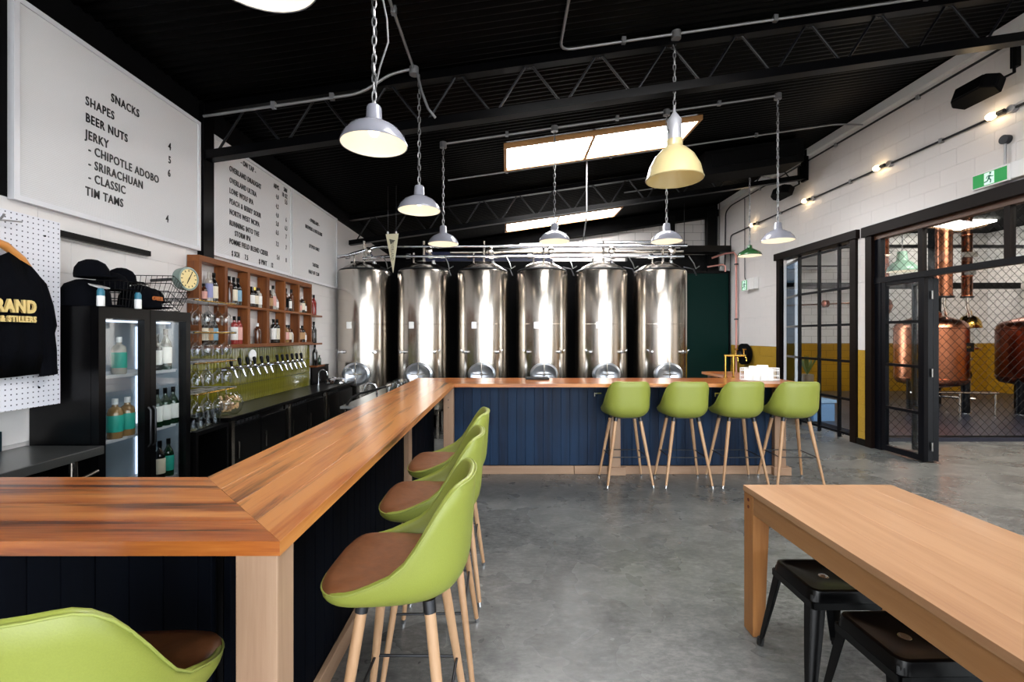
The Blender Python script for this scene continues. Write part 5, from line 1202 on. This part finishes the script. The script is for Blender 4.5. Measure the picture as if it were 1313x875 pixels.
MB().lathe([(0, 0), (.07, 0), (.1, .03), (.115, .09), (.1, .15), (.07, .175), (.07, .19)], (-2.37, 3.90, .886), n=24).build('glass_body', M['clear_glass'], t, smooth=0.9)
cb = MB()
for k in range(46):
    a, r, zz = random.uniform(0, 2 * PI), random.uniform(0, .078), random.uniform(.03, .15)
    d = Vector((random.uniform(-1, 1), random.uniform(-1, 1), random.uniform(-1, 1))).normalized() * .017; c = Vector((-2.37 + r * math.cos(a), 3.90 + r * math.sin(a), .886 + zz)); cb.tube([c - d, c + d], .011, 7)
tag(cb.build('cork_fill', M['cork'], t, smooth=0.9), kind='stuff')
t = thing('back_shelf', 'low black shelf with glassware between fridge and back counter', 'shelf', (-2.45, 3.5, 0)); bx('board', M['black'], t, (WL + .001, -2.25), (3.32, 3.71), (0.82, 0.85)); bx('leg', M['black'], t, (WL + .001, -2.25), (3.32, 3.345), (0, .82)); bx('leg', M['black'], t, (WL + .001, -2.25), (3.685, 3.71), (0, .82))
gs = MB().lathe([(0, 0), (.03, 0), (.034, .01), (.038, .12), (.036, .12), (.031, .012), (0, .01)], (0, 0, 0), n=16).mesh('tumbler', smooth=0.9); gs.materials.append(M['rim_glass'])
for k in range(4):
    o = link('tumbler', gs, None); o.location = (-2.32, 3.40 + k * .085, .851); tag(o, 'upright tumbler on the low black shelf under the rack, %s from the fridge' % onum[k], 'tumbler', 'tumblers under the rack')

# ------------------------------------------------------------------ the bar
XI, XO = -1.061, -0.552; YN0, YN1 = 1.115, 1.624; YB0, YB1 = 4.78, 5.46; ZT = 1.05; TH = 0.036
t = thing('countertop', 'long red timber bar top running beside the green stools', 'countertop', ((XI + XO) / 2, 3.2, ZT - TH))
n = 4
for k in range(n):
    a, b2 = XI + (XO - XI) * k / n, XI + (XO - XI) * (k + 1) / n
    g = 0.0006; f0 = lambda x: YN1 - (x - XI); f1 = lambda x: YB1 - (x - XI) * (YB1 - YB0) / (XO - XI)
    MB().prism([(a + g, f0(a) + g), (b2 - g, f0(b2) + g), (b2 - g, f1(b2) - g), (a + g, f1(a) - g)], ZT - TH, ZT).build('plank', M['bar_y'], t, bevel=0.0004)
t = thing('countertop', 'near timber bar top crossing the foreground with mitred corner', 'countertop', (-1.4, 1.37, ZT - TH))
for k in range(4):
    a, b2 = YN0 + (YN1 - YN0) * k / 4, YN0 + (YN1 - YN0) * (k + 1) / 4; g = 0.0006
    fx = lambda y: XI + (YN1 - y)
    MB().prism([(-2.15, a + g), (fx(a) - g, a + g), (fx(b2) - g, b2 - g), (-2.15, b2 - g)], ZT - TH, ZT).build('plank', M['bar_x'], t, bevel=0.0004)
t = thing('countertop', 'far timber bar top before the tanks with stools tucked under', 'countertop', (1.2, 5.1, ZT - TH))
for k in range(5):
    a, b2 = YB0 + (YB1 - YB0) * k / 5, YB0 + (YB1 - YB0) * (k + 1) / 5; g = 0.0006
    fx = lambda y: XI + (YB1 - y) * (XO - XI) / (YB1 - YB0)
    MB().prism([(fx(a) + g, a + g), (3.17, a + g), (3.17, b2 - g), (fx(b2) + g, b2 - g)], ZT - TH, ZT).build('plank', M['barb_x'], t, bevel=0.0004)
t = thing('countertop', 'short timber return of the bar behind the brass tap', 'countertop', (3.0, 6.0, ZT - TH))
for k in range(4): bx('plank', M['bar_y'], t, (2.74 + k * .108, 2.847 + k * .108), (5.462, 6.46), (ZT - TH, ZT), 0.0012)
bx('leg', M['post_wood'], t, (2.8, 2.9), (6.3, 6.4), (0, ZT - TH), 0.003); bx('leg', M['post_wood'], t, (3.05, 3.15), (6.3, 6.4), (0, ZT - TH), 0.003)

t = thing('bar_counter', 'blue stained board front of the far bar with pale posts', 'bar counter', (1.2, 5.15, 0))
x = -0.69; 
while x < 3.08:
    wd = 0.0985; bx('board', M['blue_board'], t, (x, min(x + wd, 3.1)), (5.165 + random.uniform(0, .002), 5.185), (0.095, ZT - TH), 0.002); x += 0.1
bx('backing', M['black'], t, (-0.69, 3.1), (5.19, 5.21), (0.0, ZT - TH))
for a, b2 in ((-0.50, 0.75), (0.755, 1.135), (1.27, 2.98)): bx('kickboard', M['kick_x'], t, (a, b2), (5.135, 5.163), (0.0, 0.092), 0.003)
for x0, x1 in ((1.145, 1.265), (2.98, 3.105)):
    bx('post', M['post_wood'], t, (x0, x1), (5.10, 5.163), (0.09, ZT - TH), 0.003); bx('post_foot', M['kick_x'], t, (x0 - .02, x1 + .05), (5.08, 5.163), (0.0, 0.09), 0.003)
bx('post', M['post_wood'], t, (-0.665, -0.56), (4.80, 4.89), (0.0, ZT - TH), 0.003)
for z in (0.88, 0.80): MB().lathe([(0, 0), (.006, 0), (.006, .003), (0, .003)], (-0.613, 4.80, z), (0, -1, 0), n=8).build('bolt', M['dark_metal'], t)
for x in (1.02, 2.36):
    bx('bag_hook', M['chrome'], t, (x - .05, x + .03), (5.10, 5.163), (0.905, 0.918)); bx('bag_hook', M['chrome'], t, (x - .05, x - .038), (5.10, 5.112), (0.875, 0.905))
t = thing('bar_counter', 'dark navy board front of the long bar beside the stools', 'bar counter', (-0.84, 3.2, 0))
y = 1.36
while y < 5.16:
    bx('board', M['shaded_board'], t, (-0.84, -0.82 + random.uniform(0, .002)), (y, min(y + .0985, 5.16)), (0.095, ZT - TH), 0.002); y += 0.1
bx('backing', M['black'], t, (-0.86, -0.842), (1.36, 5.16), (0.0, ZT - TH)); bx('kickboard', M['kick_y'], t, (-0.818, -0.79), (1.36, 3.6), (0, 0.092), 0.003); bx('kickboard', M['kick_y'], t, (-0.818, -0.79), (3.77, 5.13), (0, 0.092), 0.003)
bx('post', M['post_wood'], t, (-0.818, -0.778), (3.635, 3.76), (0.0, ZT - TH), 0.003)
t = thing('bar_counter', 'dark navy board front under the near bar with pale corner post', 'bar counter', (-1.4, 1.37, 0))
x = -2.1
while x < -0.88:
    bx('board', M['shaded_board'], t, (x, min(x + .0985, -0.86)), (1.335 + random.uniform(0, .002), 1.355), (0.095, ZT - TH), 0.002); x += 0.1
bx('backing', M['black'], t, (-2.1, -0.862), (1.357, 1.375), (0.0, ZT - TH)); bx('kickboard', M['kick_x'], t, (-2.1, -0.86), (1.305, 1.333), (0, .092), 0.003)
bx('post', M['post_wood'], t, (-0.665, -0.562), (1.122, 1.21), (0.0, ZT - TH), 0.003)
# service side: low steel bench with glasses behind the long bar
t = thing('service_bench', 'steel bench behind the long bar under the upturned glasses', 'bench', (-1.2, 4.8, 0)); bx('worktop', M['bench_steel'], t, (-1.42, -1.075), (3.9, 5.4), (0.93, 0.95))
for yy in (3.95, 5.35): 
    for xx in (-1.39, -1.1): MB().tube([(xx, yy, 0), (xx, yy, .93)], .016, 8).build('leg', M['steel'], t)
k = 0
for j in range(2):
    for i in range(4):
        o = link('tumbler', gs, None); o.rotation_euler = (PI, 0, 0); o.location = (-1.12 - j * .09, 4.72 + i * .13, 1.0705)
        tag(o, 'upturned tumbler on the bench behind the bar, %s in the %s row' % (onum[i], ('bar side', 'aisle side')[j]), 'tumbler', 'upturned tumblers behind the bar'); k += 1
swan_tap(-1.22, 4.3, 0.951, 'curved black and chrome tap behind the long bar', 0.14, -1)
t = thing('hose_tap', 'coiled chrome glass rinser hose behind the long bar', 'hose', (-1.3, 4.1, 0.95)); MB().tube([(-1.38, 3.95, .952), (-1.36, 4.0, 1.01), (-1.3, 4.06, 1.04), (-1.2, 4.15, 1.06), (-1.14, 4.3, 1.075)], .011, 8).build('hose', M['black'], t, smooth=0.9); MB().tube([(-1.14, 4.3, 1.075), (-1.12, 4.4, 1.08)], .014, 8).build('nozzle', M['chrome'], t)
tag(bx('bar_mat', M['rubber'], None, (0.22, 0.48), (5.20, 5.40), (ZT + .0005, ZT + .022), 0.003), 'small black rubber mat on the far bar before the fourth tank', 'bar mat')
# brass font
t = thing('brass_font', 'brass arch beer font with two taps at the end of the far bar', 'beer font', (2.66, 5.46, ZT)); y = 5.5
for x in (2.62, 2.715): MB().tube([(x, y, ZT), (x, y, ZT + .265)], .011, 10).build('column', M['brass'], t, smooth=0.8)
MB().tube([(2.605, y, ZT + .265), (2.86, y, ZT + .265)], .013, 10).build('crossbar', M['brass'], t, smooth=0.8)
for x in (2.74, 2.84):
    MB().tube([(x, y, ZT + .27), (x, y, ZT + .33), (x - .012, y, ZT + .34), (x + .03, y, ZT + .34)], .009, 8).build('tap_handle', M['brass'], t, smooth=0.8); MB().tube([(x, y, ZT + .26), (x + .015, y - .03, ZT + .235), (x + .017, y - .03, ZT + .2)], .008, 8).build('spout', M['brass'], t, smooth=0.8)
for x in (2.62, 2.715): MB().lathe([(0, 0), (.025, 0), (.02, .008), (0, .008)], (x, y, ZT + .0005), n=12).build('base_ring', M['brass'], t)
# wire basket of cups
t = thing('cup_basket', 'oval white wire basket full of white paper cups on the bar', 'basket', (2.88, 5.18, ZT)); cx, cy = 2.865, 5.2; a_, b_ = .215, .12
mb = MB()
for zz in (.006, .05, .11, .135): mb.tube([(cx + a_ * math.cos(q), cy + b_ * math.sin(q), ZT + zz) for q in [2 * PI * k / 36 for k in range(36)]], .0035, 5, closed=True)
for k in range(32): q = 2 * PI * k / 32; mb.tube([(cx + a_ * math.cos(q), cy + b_ * math.sin(q), ZT + .004), (cx + a_ * math.cos(q), cy + b_ * math.sin(q), ZT + .135)], .002, 4)
tag(mb.build('wires', M['plastic_white'], t), kind='stuff'); MB().lathe([(0, 0), (1, 0), (1, .004), (0, .004)], (cx, cy, ZT + .001), n=36, sx=a_ - .006, sy=b_ - .006).build('tray', M['plastic_white'], t)
k = 0
for (dx, dy, h) in ((-.14, .0, .12), (-.06, -.05, .155), (-.06, .045, .15), (.03, -.05, .165), (.03, .045, .16), (.12, 0.0, .125)):
    c = (cx + dx, cy + dy, ZT + .006); o = MB().lathe([(0, 0), (.036, 0), (.036, h - .004), (.033, h), (0, h)], c, n=18).build('paper_cups', M['paper'], None, smooth=0.8)
    tag(o, 'stack of white paper cups in the wire basket, %s from the brass font' % cn[k], 'paper cups', 'paper cups in the basket'); k += 1

# ------------------------------------------------------------------ stools
def smooth01(a, b2, x): u = max(0, min(1, (x - a) / (b2 - a))); return u * u * (3 - 2 * u)
def make_stool(label, loc, rz):
    t = thing('bar_stool', label, 'bar stool', (0, 0, 0), group='green bar stools')
    Z0 = 0.70; nphi, nt_ = 48, 12
    def plan(phi):
        c, s = math.cos(phi), math.sin(phi); e = 2 / (2.5 + 1.3 * smooth01(0.1, -0.5, c) if False else 2.5 + 1.3 * (1 - smooth01(-0.6, 0.2, c)))
        sx = math.copysign(abs(s) ** e, s) * 0.245; sy = -math.copysign(abs(c) ** e, c) * (0.225 if c > 0 else 0.25)
        return sx, sy
    def Hh(phi):
        c = math.cos(phi); return 0.058 + 0.319 * smooth01(-0.80, 0.86, c) ** 2.15
    def pt(phi, tt, off=0.0):
        px, py = plan(phi); H = Hh(phi)
        k = (H - 0.058) / 0.319; r = 0.55 + 0.45 * math.sin(min(tt / (0.5 + 0.45 * (1 - k)), 1) * PI / 2)
        r *= 1 - 0.03 * (1 - k)
        lean = 0.035 * max(0, tt - 0.4) * k
        z = H * (0.55 * tt ** 2.1 + 0.45 * tt ** 1.3) if True else 0
        px2, py2 = px * r, py * r - lean - 0.0
        ln = math.hypot(px, py)
        return (px2 - off * px / ln * (0.3 + 0.7 * min(1, tt * 2)), py2 - off * py / ln * (0.3 + 0.7 * min(1, tt * 2)), Z0 + z + (off * 1.0 * (1 - min(1, tt * 1.6))))
    mb = MB(); vs = []; fs = []
    TT = [i / nt_ for i in range(nt_ + 1)]
    th = 0.024
    for tt in TT: vs += [pt(2 * PI * k / nphi, tt) for k in range(nphi)]
    # rounded rim
    for q in (0.25, 0.5, 0.75):
        for k in range(nphi):
            a = Vector(pt(2 * PI * k / nphi, 1)); b2 = Vector(pt(2 * PI * k / nphi, 1, th)); m_ = a.lerp(b2, q); vs.append((m_.x, m_.y, m_.z + 0.011 * math.sin(PI * q)))
    for tt in TT[::-1]: vs += [pt(2 * PI * k / nphi, tt, th) for k in range(nphi)]
    R_ = len(vs) // nphi
    for i in range(R_ - 1):
        for k in range(nphi): fs.append((i * nphi + k, i * nphi + (k + 1) % nphi, (i + 1) * nphi + (k + 1) % nphi, (i + 1) * nphi + k))
    fs.append(tuple(range(nphi - 1, -1, -1))); fs.append(tuple(range((R_ - 1) * nphi, R_ * nphi)))
    mb.add(vs, fs).build('shell', M['green'], t, smooth=1.0)
    # piping round the rim
    MB().tube([(lambda p: (p[0], p[1], p[2] + 0.004))(pt(2 * PI * k / nphi, 1.0, -0.0005)) for k in range(nphi)], 0.0028, 6, closed=True).build('piping', M['piping'], t, smooth=1.2)
    # seat pad
    vs = []; fs = []; rings = [(0.96, 0.046), (1.0, 0.06), (0.975, 0.073), (0.86, 0.08), (0.5, 0.076)]
    for s, z in rings:
        for k in range(nphi):
            px, py = plan(2 * PI * k / nphi); c = math.cos(2 * PI * k / nphi)
            m_ = 0.86 + 0.10 * smooth01(0.35, -0.55, c) if False else 0.86 + 0.115 * (1 - smooth01(-0.75, 0.1, c))
            vs.append((px * s * m_, py * s * m_ , Z0 + z + (0.003 * math.sin(px * 40) * math.cos(py * 30))))
    fs = [(i * nphi + k, i * nphi + (k + 1) % nphi, (i + 1) * nphi + (k + 1) % nphi, (i + 1) * nphi + k) for i in range(4) for k in range(nphi)] + [tuple(range(4 * nphi, 5 * nphi)), tuple(range(nphi - 1, -1, -1))]
    MB().add(vs, fs).build('seat_pad', M['tan'], t, smooth=1.0)
    tag(MB().box(-0.11, 0.11, -0.10, 0.10, Z0 - 0.012, Z0 + 0.004).build('mount_plate', M['dark_metal'], t, bevel=0.003))
    ft = {}
    for sx in (-1, 1):
        for sy in (-1, 1):
            a, b2 = Vector((sx * .125, sy * .105, Z0 + 0.004)), Vector((sx * .236, sy * .2, 0.0)); d = (b2 - a)
            lg = MB().tube([a, a + d * .3, a + d * .97], [.0185, .018, .0115], 12).build('leg', M['leg_wood'], t, smooth=0.9)
            MB().tube([a, a + d * .055], .021, 12).build('collar', M['dark_metal'], lg, smooth=0.9)
            MB().tube([a + d * .965, a + d * 1.0], .0125, 10).build('foot_cap', M['chrome'], lg, smooth=0.9)
            ft[(sx, sy)] = a + d * .57
    for p, q in (((-1, -1), (1, -1)), ((1, -1), (1, 1)), ((1, 1), (-1, 1)), ((-1, 1), (-1, -1))):
        MB().tube([ft[p], ft[q]], .0055, 8).build('footrest_bar', M['dark_metal'], t, smooth=0.9)
    t.location = loc; t.rotation_euler = (0, 0, rz)
    return t
def place_all():
    st = make_stool('green stool with tan seat, first under the far bar from the corner', (1.255, 4.87, 0), 0.02)
    bpy.context.view_layer.update()
    for x, rz, lab in ((1.86, -0.03, 'green stool with tan seat, second under the far bar from the corner'), (2.43, 0.0, 'green stool with tan seat, third under the far bar from the corner'), (3.0, -0.05, 'green stool with tan seat, last under the far bar by the glazed door')):
        dup(st, (x, 4.86, 0), rz, lab)
    for y, lab in ((1.60, 'green stool with tan seat, nearest along the long bar'), (2.245, 'green stool with tan seat, middle one along the long bar'), (2.86, 'green stool with tan seat, farthest along the long bar near the blue panel')):
        dup(st, (-0.355, y, 0), PI / 2 + random.uniform(-.02, .03), lab)
    dup(st, (-0.92, 0.97, 0), 0.09, 'green stool cut off at the bottom, back turned before the near bar')
bpy.context.view_layer.update()
place_all()

# ------------------------------------------------------------------ table and black stools
t = thing('timber_table', 'long pale oak table with square legs beside the black stools', 'table', (1.66, 1.3, 0))
TX0, TX1, TY0, TY1, TZ = 1.262, 2.05, 0.15, 2.45, 0.755
for k in range(5): bx('plank', M['table_y'], t, (TX0 + k * .1576, TX0 + (k + 1) * .1576 - .0003), (TY0, TY1), (TZ - .03, TZ), 0.0008)
bx('side_rail', M['table_rail'], t, (TX0 + .004, TX0 + .034), (TY0 + .09, TY1 - .09), (TZ - .125, TZ - .031), 0.001); bx('side_rail', M['table_rail'], t, (TX1 - .034, TX1 - .004), (TY0 + .09, TY1 - .09), (TZ - .125, TZ - .031), 0.001)
bx('end_rail', M['table_rail'], t, (TX0 + .09, TX1 - .09), (TY1 - .034, TY1 - .004), (TZ - .125, TZ - .031), 0.001); bx('end_rail', M['table_rail'], t, (TX0 + .09, TX1 - .09), (TY0 + .004, TY0 + .034), (TZ - .125, TZ - .031), 0.001)
for x, y in ((TX0 + .003, TY1 - .093), (TX1 - .093, TY1 - .093), (TX0 + .003, TY0 + .003), (TX1 - .093, TY0 + .003)):
    sx = 1 if x < 1.6 else -1
    xi0 = (x, x + .09, x + (.065 if sx > 0 else .09), x + (0 if sx > 0 else .025))
    lg = MB().add([(x + (0 if sx > 0 else .03), y, 0), (x + (.06 if sx > 0 else .09), y, 0), (x + (.06 if sx > 0 else .09), y + .09, 0), (x + (0 if sx > 0 else .03), y + .09, 0),
                   (x, y, TZ - .031), (x + .09, y, TZ - .031), (x + .09, y + .09, TZ - .031), (x, y + .09, TZ - .031)], [(3, 2, 1, 0), (4, 5, 6, 7), (0, 1, 5, 4), (1, 2, 6, 5), (2, 3, 7, 6), (3, 0, 4, 7)]).build('leg', M['table_z'], t, bevel=0.002)
    for z in (TZ - .063, TZ - .1): MB().lathe([(0, 0), (.009, 0), (.009, .002), (0, .002)], (x if sx > 0 else x + .09, y + .045, z), (-sx, 0, 0), n=10).build('dowel', M['dowel'], lg)
def tolix(cx, cy, rz, label):
    t = thing('metal_stool', label, 'stool', (0, 0, 0), group='low black metal stools')
    H, a = 0.45, 0.145
    def rsq(h, r, z, n=5):
        pts = []
        for qx, qy, s in ((1, 1, 0), (-1, 1, 1), (-1, -1, 2), (1, -1, 3)):
            for k in range(n): an = PI / 2 * (s + k / (n - 1)); pts.append((qx * (h - r) + r * math.cos(an), qy * (h - r) + r * math.sin(an), z))
        return pts
    rings = [rsq(a + .008, .04, H - .06), rsq(a + .004, .04, H - .02), rsq(a, .04, H), rsq(a - .008, .035, H + .004), rsq(a - .02, .03, H + .001), rsq(a - .03, .025, H - .006), rsq(.02, .019, H - .008)]
    vs = [p for r in rings for p in r]; n = 20
    fs = [(i * n + k, i * n + (k + 1) % n, (i + 1) * n + (k + 1) % n, (i + 1) * n + k) for i in range(6) for k in range(n)]
    MB().add(vs, fs).build('seat', M['black_gloss'], t, smooth=0.7); MB().lathe([(0.022, 0), (.02, .002), (.014, .0025), (.0, -.006)], (0, 0, H - .008), n=16).build('hand_hole', M['chrome'], t)
    for sx in (-1, 1):
        for sy in (-1, 1):
            top, bot = Vector((sx * (a - .012), sy * (a - .012), H - .02)), Vector((sx * (a + .04), sy * (a + .04), 0.015)); vs = []
            for f, wd in ((0, .062), (.15, .056), (.55, .045), (1, .028)):
                c = top.lerp(bot, f) + Vector((sx, sy, 0)) * .012; o1, o2 = Vector((-sx * wd, 0, 0)), Vector((0, -sy * wd, 0)); i_ = Vector((-sx, -sy, 0)) * .006
                vs += [c + o1, c + o1 * .25 + Vector((sx, sy, 0)) * -.001 , c + o2 * .25 , c + o2, c + o2 + Vector((-sx, 0, 0)) * .004, c + i_ + (o1 + o2) * .12, c + o1 + Vector((0, -sy, 0)) * .004]
            fs = [(i * 7 + k, i * 7 + (k + 1) % 7, (i + 1) * 7 + (k + 1) % 7, (i + 1) * 7 + k) for i in range(3) for k in range(7)] + [tuple(range(6, -1, -1)), tuple(range(21, 28))]
            lg = MB().add(vs, fs).build('leg', M['black_gloss'], t, smooth=0.8)
            MB().tube([bot + Vector((sx * .003, sy * .003, -.015)), bot + Vector((sx * .001, sy * .001, .02))], .016, 10).build('rubber_foot', M['rubber'], lg)
    for s in (-1, 1):
        bx('brace', M['black_gloss'], t, (-a, a), (s * (a + .004) - .004, s * (a + .004) + .004), (H - .075, H - .045)); bx('brace', M['black_gloss'], t, (s * (a + .004) - .004, s * (a + .004) + .004), (-a, a), (H - .075, H - .045))
    t.location = (cx, cy, 0); t.rotation_euler = (0, 0, rz)
    return t
s0 = tolix(1.46, 2.115, 0.0, 'low black metal stool under the table beside its far leg')
bpy.context.view_layer.update()
dup(s0, (1.465, 1.69, 0), 0.02, 'low black metal stool under the table, cut off at the bottom')
dup(s0, (1.47, 1.2, 0), -0.03, 'low black metal stool under the near end of the table')

flush_texts()
